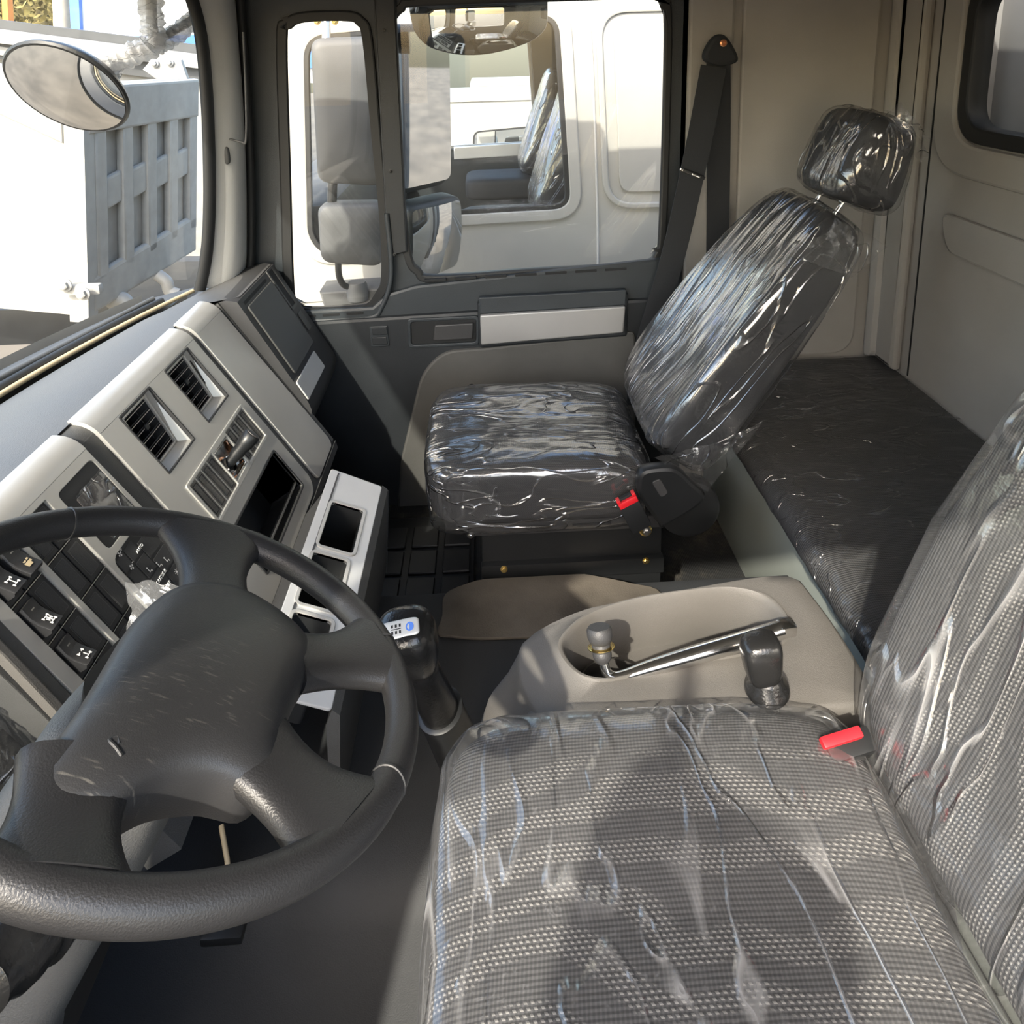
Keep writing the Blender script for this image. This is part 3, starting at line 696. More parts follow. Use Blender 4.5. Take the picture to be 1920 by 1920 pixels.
def person_mark(px):
    a, b = aD(*px); M = MD @ Matrix.Translation((a, b, 0)); vs = []; fs = []
    for q in (rect(-.004, -.006, -.0022, .001), rect(-.0022, -.006, .003, -.0045), rect(.002, -.009, .0035, -.0045)):
        k = len(vs); vs += [M @ V((x, y, .0006)) for x, y in q]; fs.append((k, k+1, k+2, k+3))
    k = len(vs); vs += [M @ V((-.003+.0018*math.cos(i*math.pi/5), .0035+.0018*math.sin(i*math.pi/5), .0006)) for i in range(10)]; fs.append(tuple(range(k, k+10)))
    mesh('vent_mark', vs, fs, 'white_mark', ck, 0)
person_mark((311, 1047)); person_mark((279, 1066)); person_mark((297, 1056))
# --- lip of the instrument hood and the dark cluster with its film
lipo = [tD([(-60, 1075), (-60, 1105), (140, 1362), (152, 1345)], .004)]
plate('hood_texture', [tD([(-40, 1120), (0, 1162), (143, 1315), (130, 1342), (0, 1205), (-60, 1140)])], -.05, .001, 'dash_grey', db, MD, .002)
plate('hood_lip', [tD([(-40, 1165), (0, 1205), (130, 1340), (118, 1358), (0, 1234), (-50, 1190)])], -.06, .006, 'console_grey', db, MD, .003)
cl = plate('instrument_cluster', [R(.60, .862, -.05, .5)], -.11, -.07, 'black', db, MD, .002)
for a0, a1, b0, b1 in ((.80, .85, .10, .19), (.80, .85, .20, .26), (.74, .79, .12, .24)):
    plate('cluster_window', [rnd(R(a0, a1, b0, b1), .004)], -.07, -.064, 'dash_dark', cl, MD, .002)
plate('cluster_print', [R(.765, .769, .205, .226)], -.0635, -.063, 'red', cl, MD, 0)
# film sheet over the cluster
vs = []; fs = []; n = 20
for i in range(n+1):
    for j in range(n+1):
        a = .66+.17*i/n; b = .10+.20*j/n; h = -.045+.02*noise.noise(V((a*22, b*22, 3)))+.008*noise.noise(V((a*60, b*60, 7)))
        vs.append(MD @ V((a, -b, h)))
for i in range(n):
    for j in range(n): fs.append((i*(n+1)+j, i*(n+1)+j+1, (i+1)*(n+1)+j+1, (i+1)*(n+1)+j))
mesh('cluster_film', vs, fs, 'film_loose', db, 60)
# --- passenger side section
PO = V((-.705, 0, .915)); Pv = V((.155, 0, -.285)).normalized(); Pn = V((-Pv.z, 0, Pv.x)); MP = frame(PO, (0, 1, 0), Pn)
pp = [(-.80, .905), (-.735, .921), (-.705, .915), (-.535, .602), (-.528, .58), (-.533, .54), (-.595, .41), (-.75, .29), (-.92, .28), (-.92, .86)]
ps_ = sweep('passenger_section', pp, 1.926, 2.282, 'dash_dark', db)
plate('glovebox_lid', [rnd(R(1.955, 2.185, .03, .270), .01)], 0, .006, 'dash_grey', ps_, MP, .003)
plate('lid_gap', [R(1.955, 2.165, .012, .022)], 0, .001, 'void', ps_, MP, 0)
plate('side_slot', [rnd(R(2.205, 2.245, .005, .14), .004)], 0, .0015, 'void', ps_, MP, 0)
plate('slot_frame', [rnd(R(2.195, 2.255, -.003, .150), .006), rnd(R(2.205, 2.245, .005, .14), .004)], 0, .004, 'dash_grey', ps_, MP, .001)
plate('side_cover', [rnd(R(2.21, 2.245, .17, .235), .004)], 0, .004, 'dash_grey', ps_, MP, .002)
plate('silver_accent', [rnd(R(1.930, 2.150, .286, .350), .006)], 0, .005, 'silver_light', ps_, MP, .002)
# dark rim on the passenger edge of the stack
sweep('stack_side', [bp(-.02, .0), bp(.50, .0), bp(.515, -.01), bp(.51, -.1), bp(-.02, -.1)], 1.918, 1.936, 'dash_grey', db)
sweep('stack_foot', [bp(.508, .002), bp(.53, -.006), bp(.53, -.1), bp(.508, -.1)], 1.25, 1.936, 'dash_grey', db)
# --- lower tray box with two pockets
q0 = aZ(640, 880, .585); q1 = aZ(718, 912, .545); q2 = aZ(540, 1180, .585)
yf = (q0.y+q1.y)/2
TO = V((q0.x, 0, .585)); Tv = V((q1.x-q0.x, 0, -.04)).normalized(); Tn = V((-Tv.z, 0, Tv.x)); MTr = frame(TO, (0, 1, 0), Tn)
def aT(x, y): p = onp(x, y, TO, Tn); return (p.y, -(p-TO).dot(Tv))
def tT(l): return [aT(x, y) for x, y in l]
tw = .108; ty1 = 1.60; ty0 = .98
po1 = rnd(R(1.335, 1.478, .004, .078), .008); po2 = rnd(R(1.175, 1.310, .0, .072), .008); po3 = rnd(R(1.02, 1.15, .0, .072), .008)
tray = plate('lower_tray', [rnd([(ty0, .024), (ty1, .024), (ty1-.012, -tw), (ty0, -tw)], .008), po1, po2, po3], -.006, .0, 'silver_light', db, MTr, .002)
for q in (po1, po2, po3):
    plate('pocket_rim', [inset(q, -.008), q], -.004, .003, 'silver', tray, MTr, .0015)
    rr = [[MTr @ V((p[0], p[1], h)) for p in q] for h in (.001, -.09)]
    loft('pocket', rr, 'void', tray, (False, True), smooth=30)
# housing walls around the pockets (kept open on top)
sweep('tray_front', [((TO+Tv*tw).x, (TO+Tv*tw).z), ((TO+Tv*tw).x+.012, (TO+Tv*tw).z-.012), (-.285, .32), (-.31, .262), (-.33, .262), (-.30, .32), ((TO+Tv*tw).x-.012, (TO+Tv*tw).z-.03)], ty0, ty1-.008, 'dash_grey', db)
e0, e1 = MTr @ V((ty1, .024, .0)), MTr @ V((ty1-.012, -tw, .0)); e2 = e1+V((.012, .0, -.014))
f0, f1, f2 = e0+V((-.01, .05, -.035)), e1+V((-.006, .045, -.03)), e2+V((-.004, .045, -.03))
k0, k2 = V((f0.x, f0.y, .262)), V((f2.x-.02, f2.y, .262))
mesh('tray_end', [e0, e1, e2, f0, f1, f2, k0, k2], [(0, 1, 4, 3), (1, 2, 5, 4), (3, 4, 5, 7, 6)], 'dash_grey', db, 30)
sweep('tray_back', [(TO.x, .588), (TO.x-.004, .588), (-.60, .32), (-.60, .30)], ty0, ty1-.012, 'dash_dark', db)
# wiper and cowl seen through the glass
wp = thing('wiper_blade', (-1.2, 1.4, .83), 'long black wiper lying along the foot of the windscreen', 'wiper')
wy = [.95+1.15*i/20 for i in range(21)]
tube('blade', [V((wsx(y, .85)-.03, y, .868)) for y in wy], .010, 'rubber', wp, 8)
tube('arm', [V((wsx(y, .85)-.055, y, .875+.006*math.sin(y*6))) for y in wy], .008, 'mirror_grey', wp, 8)
cw = thing('windscreen_cowl', (-1.2, 1.1, .55), 'dark outer cowl with tan sealing strip below the windscreen', 'cowl')
tube('sealing_strip', [V((wsx(y, .85)-.010, y, .862)) for y in [.2+2.0*i/30 for i in range(31)]], .007, 'gold_line', cw, 8)
mesh('cowl_sheet', [(wsx(y, .85)+dx, y, z) for y in [-.1+2.4*i/20 for i in range(21)] for dx, z in ((-.02, .855), (-.22, .81), (-.25, .55))], [(i*3+j, i*3+j+1, (i+1)*3+j+1, (i+1)*3+j) for i in range(20) for j in range(2)], 'dash_dark', cw, 40)
mesh('front_skin', [(wsx(y, .85)-.26, y, z) for y in [-.1+2.4*i/20 for i in range(21)] for z in (.82, -.9)], [(i*2, i*2+1, i*2+3, i*2+2) for i in range(20)], 'white_paint', cw, 40)
# ------------------------------------------------------------------ steering wheel
Wc = V((-.316, .590, 1.037)); Wn = V((math.sin(.430), math.sin(.23), math.cos(.430))).normalized()
MW = frame(Wc, (1, 0, 0), Wn)
sw_ = thing('steering_wheel', Wc, 'black four spoke steering wheel with scratched hub pad', 'steering wheel')
WR = .235
NR = 120
tube('rim', [MW @ V((WR*math.cos(2*math.pi*i/NR), WR*math.sin(2*math.pi*i/NR), 0)) for i in range(NR)], .0165, 'wheel_black', sw_, 20, closed=True)
def aW(x, y, h=0.):
    p = onp(x, y, Wc+Wn*h, Wn); q = MW.inverted() @ p; return (q.x, q.y)
# grip joints: thin raised rings around the rim
for px in ((131, 985), (690, 1215), (740, 1480)):
    a = math.atan2(*reversed(aW(*px))); c = MW @ V((WR*math.cos(a), WR*math.sin(a), 0))
    t = MW.to_3x3() @ V((-math.sin(a), math.cos(a), 0))
    lathe('grip_joint', [(.0165, -.0015), (.0176, -.001), (.0176, .001), (.0165, .0015)], frame(c, Wn, t), 'hub_black', sw_, 24)
padpx = [(350, 1090), (420, 1088), (480, 1112), (545, 1155), (590, 1200), (592, 1240), (572, 1275), (552, 1320), (532, 1375), (530, 1415), (512, 1446), (482, 1462), (445, 1455), (400, 1446), (315, 1454), (255, 1480), (215, 1505), (165, 1512), (110, 1512), (72, 1496), (66, 1465), (84, 1410), (135, 1340), (190, 1250), (240, 1170), (300, 1112)]
pad = resample([V((p.x, p.y, 0)) for p in cr([(*aW(x, y, .012), 0) for x, y in padpx], 6)], 110)
pcx = sum((p for p in pad), V())/len(pad)
def smoothloop(P, it):
    P = list(P)
    for _ in range(it): P = [(P[i-1]+P[i]*2+P[(i+1) % len(P)])/4 for i in range(len(P))]
    return P
def padring(k, h, it):
    Q = smoothloop(pad, it); return [MW @ V((pcx.x+(p.x-pcx.x)*k, pcx.y+(p.y-pcx.y)*k, h)) for p in Q]
hub = loft('hub_pad', [padring(.97, -.028, 0), padring(1.0, -.012, 0), padring(.995, .000, 1), padring(.98, .009, 4), padring(.945, .016, 12), padring(.86, .023, 45), padring(.72, .028, 140), padring(.5, .032, 260), padring(.25, .034, 260), padring(.05, .0345, 260)], 'hub_black', sw_, smooth=70)
# small embossed horn signs on the pad
for px_ in ((216, 1396), (482, 1281)):
    a_, b_ = aW(*px_, .025)
    Mh_ = MW @ Matrix.Translation((a_, b_, .0205)) @ Matrix.Rotation(2.3, 4, 'Z')
    tube('horn_mark', cr([Mh_ @ V(p) for p in ((-.010, -.003, .003), (-.002, .0, .004), (.006, .003, .004), (.007, -.003, .004), (.0, -.003, .004))], 4, False), .0014, 'hub_black', hub, 6)
# spokes from the hub to the rim
def spoke(p0, p1, w0, w1, h0=.004):
    a = V((*aW(*p0), h0)); b = V((*aW(*p1), 0)); b = b.normalized()*(WR-.004)*1.0 if abs(b.length-WR) > 0 else b
    d = (b-a); s = V((-d.y, d.x, 0)).normalized(); rings = []
    for i in range(11):
        t = i/10; c = a+d*t; c.z = h0*(1-t)-.004*math.sin(math.pi*t); w = w0+(w1-w0)*t*t-.012*math.sin(math.pi*t)*0; th = .017-.002*math.sin(math.pi*t)
        w = w*(1-.22*math.sin(math.pi*t))
        rings.append([MW @ (c+s*(w*sgn(math.cos(q), .7))+V((0, 0, th*sgn(math.sin(q), .8)))) for q in (2*math.pi*j/20 for j in range(20))])
    loft('spoke', rings, 'wheel_black', sw_, smooth=60)
spoke((400, 1150), (400, 1010), .042, .075); spoke((540, 1245), (730, 1225), .040, .060); spoke((465, 1405), (640, 1545), .044, .062); spoke((150, 1440), (100, 1640), .046, .054)
# steering column below
sc_ = thing('steering_column', (-.5, .4, 0), 'dark grey steering column shroud with stepped black knob', 'steering column')
def colring(d, w, l, ox=0., oy=0.):
    c = Wc-Wn*d; return [MW.to_3x3() @ V((ox+sgn(math.cos(q), .55)*l, oy+sgn(math.sin(q), .55)*w, 0))+c for q in (2*math.pi*j/32 for j in range(32))]
loft('boss', [colring(.022, .06, .06), colring(.045, .055, .055), colring(.06, .05, .05)], 'black', sc_)
loft('shroud', [colring(.055, .05, .05, -.005), colring(.07, .06, .065, -.01), colring(.16, .07, .075, -.02), colring(.28, .075, .08, -.04), colring(.42, .07, .085, -.06)], 'dash_grey', sc_, smooth=50)
loft('pedestal', [colring(.40, .08, .095, -.06), colring(.55, .085, .10, -.09), colring(.8, .09, .11, -.12), colring(1.02, .10, .12, -.14)], 'dash_dark', sc_, smooth=50)
kq = aY(25, 1775, .43); ka = (V((-.12, -1, .25))).normalized()
lathe('stalk_knob', [(.030, -.06), (.034, -.035), (.036, -.03), (.036, -.018), (.031, -.015), (.031, .0), (.028, .012), (.022, .02), (.022, .03), (.012, .036)], frame(kq, (1, 0, 0), ka), 'gloss_black', sc_, 32)
# pedal area: light coloured rod under the wheel
rd = thing('pedal_rod', (-.45, .95, 0), 'thin pale pedal rod below the steering wheel', 'pedal')
tube('rod', [aY(415, 1548, .9), aY(426, 1612, .86), aY(432, 1680, .84)], .004, 'gold_line', rd, 8)
box('pedal_pad', aY(432, 1690, .84)+V((0, 0, -.01)), (.06, .09, .015), 'black', rd)
# crinkled bag scrap on the stalk between wheel and dash
bgp = [aY(x, y, .93) for x, y in ((240, 1092), (262, 1088), (325, 1094), (345, 1106), (300, 1140), (247, 1172))]
bg_ = thing('plastic_bag_scrap', bgp[0], 'crumpled milky plastic wrap hanging behind the steering wheel', 'plastic wrap')
vs = []; fs = []; n = 12
A, B, Cc, D_ = aY(239, 1090, .95), aY(345, 1098, .93), aY(305, 1165, .91), aY(246, 1180, .93)
for i in range(n+1):
    for j in range(n+1):
        p = A.lerp(B, i/n).lerp(D_.lerp(Cc, i/n), j/n); vs.append(p+noise.noise_vector(p*45)*.008)
for i in range(n):
    for j in range(n): fs.append((i*(n+1)+j, i*(n+1)+j+1, (i+1)*(n+1)+j+1, (i+1)*(n+1)+j))
mesh('wrap_sheet', vs, fs, 'film_bag', bg_, 60)
# ------------------------------------------------------------------ seats
def seat(name, label, c, size, zt, rec, bl, bc, bsz, film_c, film_b, hi):
    """c: cushion centre (X, Y); zt: cushion top; bc: backrest centre line foot and head (X, z)"""
    t = thing(name, (c[0], c[1], .0), label, 'seat')
    L_, W_, T_ = size
    Mc = Matrix.Translation((c[0], c[1], zt-T_/2))
    def dc(p):
        k = abs(p.y)/(W_/2); f = p.x/(L_/2)
        z = p.z
        if z > 0: z += .014*math.sin(min(1, k)*math.pi*.75)-.012*(k > .9)*0+.012*math.cos(f*1.4)-.02*max(0, f)**2
        x = p.x-(.02 if p.x < 0 else 0)*(1-k*k)
        return V((x, p.y, z))
    cu = sq('cushion', (L_, W_, T_), .32, .26, 'fabric', t, Mc, dc, 96, 48)
    # film: slightly larger, pulled into folds
    def dfc(p):
        q = dc(p); n = noise.noise(V((q.x*9, q.y*26, q.z*20+c[1])))*.0035+noise.noise(V((q.x*30, q.y*12, q.z*30+c[1])))*.0025
        q = q+p.normalized()*n
        if q.z < -T_*.25: q.z -= .018+.012*noise.noise(V((q.x*14, q.y*14, 2)))
        return q
    vs, fs = sq_grid((L_+.018, W_+.018, T_+.014), .28, .22, 190 if hi else 150, 90 if hi else 70, dfc, Mc)
    mesh('cushion_film', vs, fs, film_c, cu, 80)
    # backrest along its reclined axis
    a, b = V((bc[0][0], c[1], bc[0][1])), V((bc[1][0], c[1], bc[1][1])); ax = (b-a).normalized(); H = (b-a).length
    fr = V((-ax.z, 0, ax.x))                                      # forward normal
    Mb = Matrix((-fr, V((0, 1, 0)), ax)).transposed().to_4x4(); Mb.translation = (a+b)/2
    wd, th = bsz
    def db_(p):
        h = p.z/H+.5; k = 1-.20*max(0, h-.45)**1.5*2.0; tk = 1.15-.35*h
        side = abs(p.y)/(wd/2)
        x = p.x*tk; 
        if p.x < 0: x -= .022*side**2*math.sin(math.pi*min(1, max(0, h))**.8)-.018*math.sin(math.pi*min(1, h*1.6))*(h < .62)*(1-side*side)
        return V((x, p.y*k, p.z))
    ba = sq('backrest', (th, wd, H), .30, .34, 'fabric' if hi else 'seat_dark', t, Mb, db_, 80, 60)
    def dfb(p):
        q = db_(p); n = noise.noise(V((q.y*30, q.z*5, q.x*10+c[1])))*.004+noise.noise(V((q.y*16, q.z*16, q.x*16+c[1])))*.003
        return q+p.normalized()*n
    vs, fs = sq_grid((th+.014, wd+.016, H+.018), .28, .31, 150, 100, dfb, Mb)
    mesh('backrest_film', vs, fs, film_b, ba, 80)
    return t, cu, ba, Mb, H, ax, fr
ps, pcu, pba, PMb, PH, Pax, Pfr = seat('cab_chair', 'reclined passenger seat with headrest wrapped in clear plastic film', (.115, 1.83), (.56, .47, .155), .556, 35, .7, ((.455, .545), (.882, 1.152)), (.46, .165), 'film_seat', 'film_back', False)
# loose film flaps at the seat corners
def flap(name, pts, parent, material='film_loose', n=10, amp=.006, seed=1.):
    A, B, C_, D = (V(p) for p in pts); vs = []; fs = []
    for i in range(n+1):
        for j in range(n+1):
            p = A.lerp(B, i/n).lerp(D.lerp(C_, i/n), j/n); vs.append(p+noise.noise_vector(p*30+V((seed, 0, 0)))*amp)
    for i in range(n):
        for j in range(n): fs.append((i*(n+1)+j, i*(n+1)+j+1, (i+1)*(n+1)+j+1, (i+1)*(n+1)+j))
    return mesh(name, vs, fs, material, parent, 60)
flap('film_flap', [aY(815, 900, 1.60), aY(930, 905, 1.588), aY(940, 965, 1.585), aY(835, 996, 1.59)], pcu)
flap('film_flap', [aY(1480, 480, 1.6), aY(1580, 415, 1.62), aY(1665, 462, 1.60), aY(1600, 520, 1.58)], pba, seed=3.)
flap('film_flap', [aY(1400, 400, 2.0), aY(1490, 368, 1.98), aY(1440, 470, 2.0), aY(1395, 480, 2.03)], pba, seed=5.)
flap('film_flap', [aY(1225, 860, 1.58), aY(1345, 830, 1.60), aY(1430, 790, 1.60), aY(1325, 922, 1.575)], pba, seed=7.)
# headrest on the passenger seat
hc = V((.968, 1.83, 1.285)); hx = V((math.cos(.35), 0, -math.sin(.35)))
Mh = frame(hc, hx, V((math.sin(.35), 0, math.cos(.35))))
def dh(p):
    h = p.z/.24; return V((p.x*(1.1-.35*h)-.01*h, p.y*(1-.10*abs(h)), p.z))
hr_ = sq('headrest', (.15, .285, .235), .42, .42, 'seat_dark', ps, Mh, dh, 56, 36)
def dhf(p):
    q = dh(p); n = noise.noise(V((q.y*16, q.z*5+q.y*8, q.x*14)))*.006+noise.noise(q*34)*.004; return q+p.normalized()*n
vs, fs = sq_grid((.160, .297, .247), .41, .40, 120, 80, dhf, Mh); mesh('headrest_film', vs, fs, 'film_head', hr_, 80)
flap('film_tuft', [aY(1655, 215, 1.72), aY(1690, 195, 1.70), aY(1748, 290, 1.70), aY(1725, 305, 1.72)], hr_, amp=.012, seed=9.)
flap('film_tuft', [aY(1660, 205, 1.72), aY(1720, 225, 1.69), aY(1745, 262, 1.69), aY(1690, 240, 1.71)], hr_, amp=.012, seed=11.)
for s_ in (-1, 1): tube('headrest_post', [hc+V((-.03, s_*.06, -.07)), hc+V((-.11, s_*.06, -.19))], .007, 'chrome', hr_, 10)
# seat frame, slide rail, recliner cover, buckle
box('base_box', (.19, 1.83, .19), (.47, .40, .37), 'black', ps, bev=.006)
box('slide_rail', (.17, 1.635, .385), (.50, .03, .035), 'dash_dark', ps)
box('rail_slot', (.24, 1.6185, .388), (.10, .002, .008), 'void', ps, bev=.0005)
box('rail_slot', (.10, 1.6185, .388), (.06, .002, .006), 'void', ps, bev=.0005)
box('base_flange', (.19, 1.622, .262), (.475, .022, .045), 'black', ps, bev=.003)
for x, y in ((945, 1067), (1211, 1051)): bolt('base_bolt', aY(x, y, 1.61), .007, (0, -1, .2), ps, 'brass')
bolt('rail_bolt', aY(882, 1003, 1.62), .007, (0, -1, 0), ps)
rc = [(q.x, q.z) for q in (aY(x, y, 1.565) for x, y in ((1205, 885), (1235, 878), (1268, 880), (1298, 905), (1322, 940), (1246, 990), (1236, 985), (1200, 935), (1196, 905)))]
rco = [(p.x, p.y) for p in cr([(a, b, 0) for a, b in rc], 4)]
rcv = plate('recliner_cover', [rco], 0, .035, 'black', ps, XZ(1.60), .010)
plate('cover_dimple', [rnd([(q.x, q.z) for q in (aY(x, y, 1.562) for x, y in ((1222, 905), (1238, 898), (1254, 925), (1240, 934)))], .008)], .034, .0375, 'dash_dark', rcv, XZ(1.60), .003)
Mrc = frame(aY(1290, 950, 1.61), (1, 0, 0), (0, -1, 0))
lathe('recliner_disc', [(.078, -.03), (.080, -.01), (.078, .012), (.07, .018)], Mrc, 'black', ps, 40)
bk = thing('seat_belt_buckle', aY(1185, 960, 1.56), 'black seat belt buckle with red button beside passenger seat', 'buckle')
Mbk = frame(aY(1185, 955, 1.555), aY(1222, 928, 1.555)-aY(1165, 955, 1.555), (0, -1, .15))
box('buckle_body', (0, -.012, 0), (.052, .085, .022), 'black', bk, Mbk, .005)
box('buckle_button', (0, .026, .004), (.050, .016, .021), 'red', bk, Mbk, .003)
for s_ in (-1, 1): box('button_ear', (s_*.0205, .037, .004), (.009, .010, .021), 'red', bk, Mbk, .002)
box('tongue_slot', (0, .036, .0), (.030, .008, .012), 'void', bk, Mbk, .001)
bp_ = aY(1210, 993, 1.56)
box('stalk_strap', (.008, -.062, -.004), (.018, .03, .004), 'steel', bk, Mbk, .001)
lathe('anchor_washer', [(.016, 0), (.016, .003), (.012, .006), (.010, .0065)], frame(bp_, (1, 0, 0), (0, -1, .1)), 'brass', bk, 28)
lathe('anchor_bolt', [(.0085, .004), (.0085, .014), (.006, .015)], frame(bp_, (1, 0, 0), (0, -1, .1)), 'steel', bk, 6, 20)
# driver seat
dsq, dcu, dba, DMb, DH, Dax, Dfr = seat('cab_chair', 'near driver seat in dark mesh cloth under wrinkled clear film', (.215, .60), (.58, .53, .16), .636, 17, .7, ((.585, .575), (.80, 1.24)), (.53, .17), 'film_driver', 'film_dback', True)
box('seat_pan', (.22, .61, .43), (.52, .44, .10), 'black', dsq, bev=.02)
box('suspension', (.24, .57, .19), (.40, .38, .38), 'black', dsq, bev=.02)
tube('bolster_trim', cr([aY(842, 1590, .74), aY(836, 1640, .70), aY(845, 1700, .66), aY(852, 1730, .64)], 6, False), .012, 'console_grey', dsq, 10)
bk2 = thing('driver_belt_buckle', aZ(1585, 1392, .64), 'bright red topped buckle between driver seat and console', 'buckle')
b0 = aZ(1550, 1398, .655); b1 = aZ(1612, 1380, .655)
Mb2 = frame((b0+b1)/2, b1-b0, V((0, -.5, 1)))
box('buckle_body', (.012, -.004, -.034), (.070, .030, .05), 'black', bk2, Mb2, .005)
box('buckle_button', (.0, .004, -.002), (.060, .014, .012), 'red', bk2, Mb2, .003)
tube('buckle_stalk', [Mb2 @ V((0, 0, -.05)), Mb2 @ V((.03, 0, -.12)), Mb2 @ V((.05, -.02, -.25))], .01, 'black', bk2, 8)
# ------------------------------------------------------------------ bunk
bu = thing('bunk_bed', (1.05, 1.1, 0), 'pale green grey bunk base board behind the seats', 'bunk')
box('front_board', (.752, 1.11, .19), (.02, 2.36, .38), 'board_green', bu, bev=.004)
box('deck', (1.05, 1.11, .37), (.60, 2.36, .02), 'board_green', bu, bev=.004)
bm_ = thing('bunk_mattress', (1.05, 1.1, .38), 'dark bunk mattress in clear film along the rear wall', 'mattress')
nx, ny = 60, 150; vs = []; fs = []
def bz_(x, y): return .488+.006*noise.noise(V((x*6, y*5, 0)))
for layer in (0, 1):
    vv = []; 
    for j in range(ny+1):
        y = -.06+2.37*j/ny; ring = []
        for i in range(nx+1):
            t = i/nx
            if t < .12: u = t/.12; x = .752-.03*math.sin(u*math.pi)*.8-.052*0+(-.05)*u**.5; z = .385+(.085)*u
            else:
                u = (t-.12)/.88; x = .702+.655*u; z = .47+.018*min(1, u*14)**.5+.004*noise.noise(V((x*7, y*5, 0)))
            if layer:
                wr = noise.noise(V((x*10+y*3, y*26, 4)))*.006+abs(noise.noise(V((x*7+y*5, y*14-x*9, 9))))*.008
                z += .007+wr; x -= .006*(t < .2)+(.006*noise.noise(V((y*20, z*30, 0))) if t < .2 else 0)
            ring.append(V((x, y, z)))
        vv.append(ring)
    o_ = loft('mattress_pad' if not layer else 'mattress_film', vv, 'fabric' if not layer else 'film_bunk', bm_, (False, False), closed=False, smooth=70)
# ------------------------------------------------------------------ console between the seats
zc = .60
outp = [(985, 1165), (1100, 1140), (1270, 1108), (1400, 1084), (1462, 1077), (1498, 1082), (1518, 1105), (1560, 1160), (1610, 1235), (1645, 1300), (1640, 1345), (1560, 1372), (1400, 1392), (1240, 1405), (1100, 1395), (1020, 1330), (975, 1250), (968, 1200)]
oc = V((.33, .985, zc))
ncs = 120
ang = lambda p, c: math.atan2(p.y-c.y, p.x-c.x)
def byang(pts, c, n):
    """resample a closed loop by angle about c"""
    P = cr(pts, 8); out = []
    A = sorted((ang(p, c), p) for p in P)
    for k in range(n):
        a = -math.pi+2*math.pi*(k+.5)/n
        i = next((i for i, q in enumerate(A) if q[0] > a), 0)
        p0, p1 = A[i-1], A[i]; d = (p1[0]-p0[0]) % (2*math.pi); t = ((a-p0[0]) % (2*math.pi))/max(d, 1e-6)
        out.append(p0[1].lerp(p1[1], min(1, t)))
    return out
holp = [(1052, 1218), (1066, 1185), (1110, 1152), (1190, 1126), (1290, 1110), (1370, 1104), (1430, 1118), (1466, 1150), (1474, 1185), (1452, 1212), (1390, 1228), (1300, 1242), (1220, 1258), (1140, 1275), (1085, 1262)]
hol = [aZ(x, y, zc) for x, y in holp]
hcn = sum(hol, V())/len(hol)
ho = byang(hol, hcn, ncs); ou = [V((p.x, max(p.y, .885), p.z)) for p in byang([aZ(x, y, zc) for x, y in outp], hcn, ncs)]
def scl(r, k, z, c=hcn): return [V((c.x+(p.x-c.x)*k, c.y+(p.y-c.y)*k, z)) for p in r]
def mixr(r, s, t, z): return [V(((p.x*(1-t)+q.x*t), (p.y*(1-t)+q.y*t), z)) for p, q in zip(r, s)]
cn = thing('center_console', (.33, .98, .25), 'grey moulded console tray between the seats with oval cup recess', 'console')
def low(r, off, z):
    out = []
    for p in r:
        d = V((p.x-hcn.x, p.y-hcn.y)).normalized()
        sx = 1.0 if p.x < .18 else .35
        out.append(V((p.x+d.x*off*(1.9 if p.x < .15 else .8), p.y+d.y*off*(.05 if p.y < hcn.y else .15), z)))
    return out
def nose(r):          # the front of the console dips
    return [V((p.x, p.y, p.z-.9*max(0, .17-p.x)**1.6)) for p in r]
rings = [scl(ho, .90, zc-.10), scl(ho, .93, zc-.05), scl(ho, .965, zc-.008), scl(ho, .985, zc+.001), scl(ho, 1.0, zc+.004), scl(ho, 1.025, zc+.004), scl(ho, 1.04, zc),
         nose(mixr(ho, ou, .5, zc+.001)), nose(mixr(ho, ou, .9, zc)), nose(mixr(ho, ou, .97, zc-.004)), nose(mixr(ho, ou, 1.0, zc-.014)), nose(low(ou, .012, zc-.05)), low(ou, .028, zc-.14), low(ou, .045, zc-.24), low(ou, .055, .252)]
loft('tray_shell', rings, 'console_grey', cn, (True, True), smooth=50)
zf = zc-.10
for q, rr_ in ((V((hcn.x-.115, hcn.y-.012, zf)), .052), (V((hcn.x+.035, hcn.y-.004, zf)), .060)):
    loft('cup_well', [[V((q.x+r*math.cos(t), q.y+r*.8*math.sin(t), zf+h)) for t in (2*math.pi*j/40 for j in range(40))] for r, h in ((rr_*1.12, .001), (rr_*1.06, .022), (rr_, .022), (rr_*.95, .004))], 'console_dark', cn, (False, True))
# pressed dome on the console nose
dq = aY(1045, 1365, .93)
sq('nose_dome', (.10, .10, .08), .8, .8, 'console_grey', cn, Matrix.Translation(dq+V((0, 0, -.01))), nu=32, nv=20)
# wheel wrench lying in the recess
wr_ = thing('wheel_wrench', aZ(1150, 1262, zc-.06), 'chrome bent socket wrench with dark socket lying in the cup recess', 'wrench')
w0 = aZ(1466, 1180, zc+.035); w3 = aZ(1162, 1270, zc-.006); w1 = w0.lerp(w3, .45); w2 = w0.lerp(w3, .8); w4 = aZ(1138, 1262, zc+.0); w5 = aZ(1130, 1235, zc+.018); w6 = aZ(1124, 1185, zc+.055)
pth = cr([w0, w0.lerp(w1, .5), w1, w2, w3, w4, w5], 8, False)
tube('handle', pth, lambda t: .0142 if t < .40 else .0142-.0055*min(1, (t-.40)/.3), 'chrome', wr_, 16)
dd = (w0-w1).normalized(); box('drive_end', (0, 0, 0), (.028, .021, .021), 'chrome', wr_, frame(w0+dd*.008, dd, V((0, 0, 1))), .003)
ds_ = (w6-w5).normalized(); Ms = frame(w5, ds_.orthogonal(), ds_)
ln = (w6-w5).length
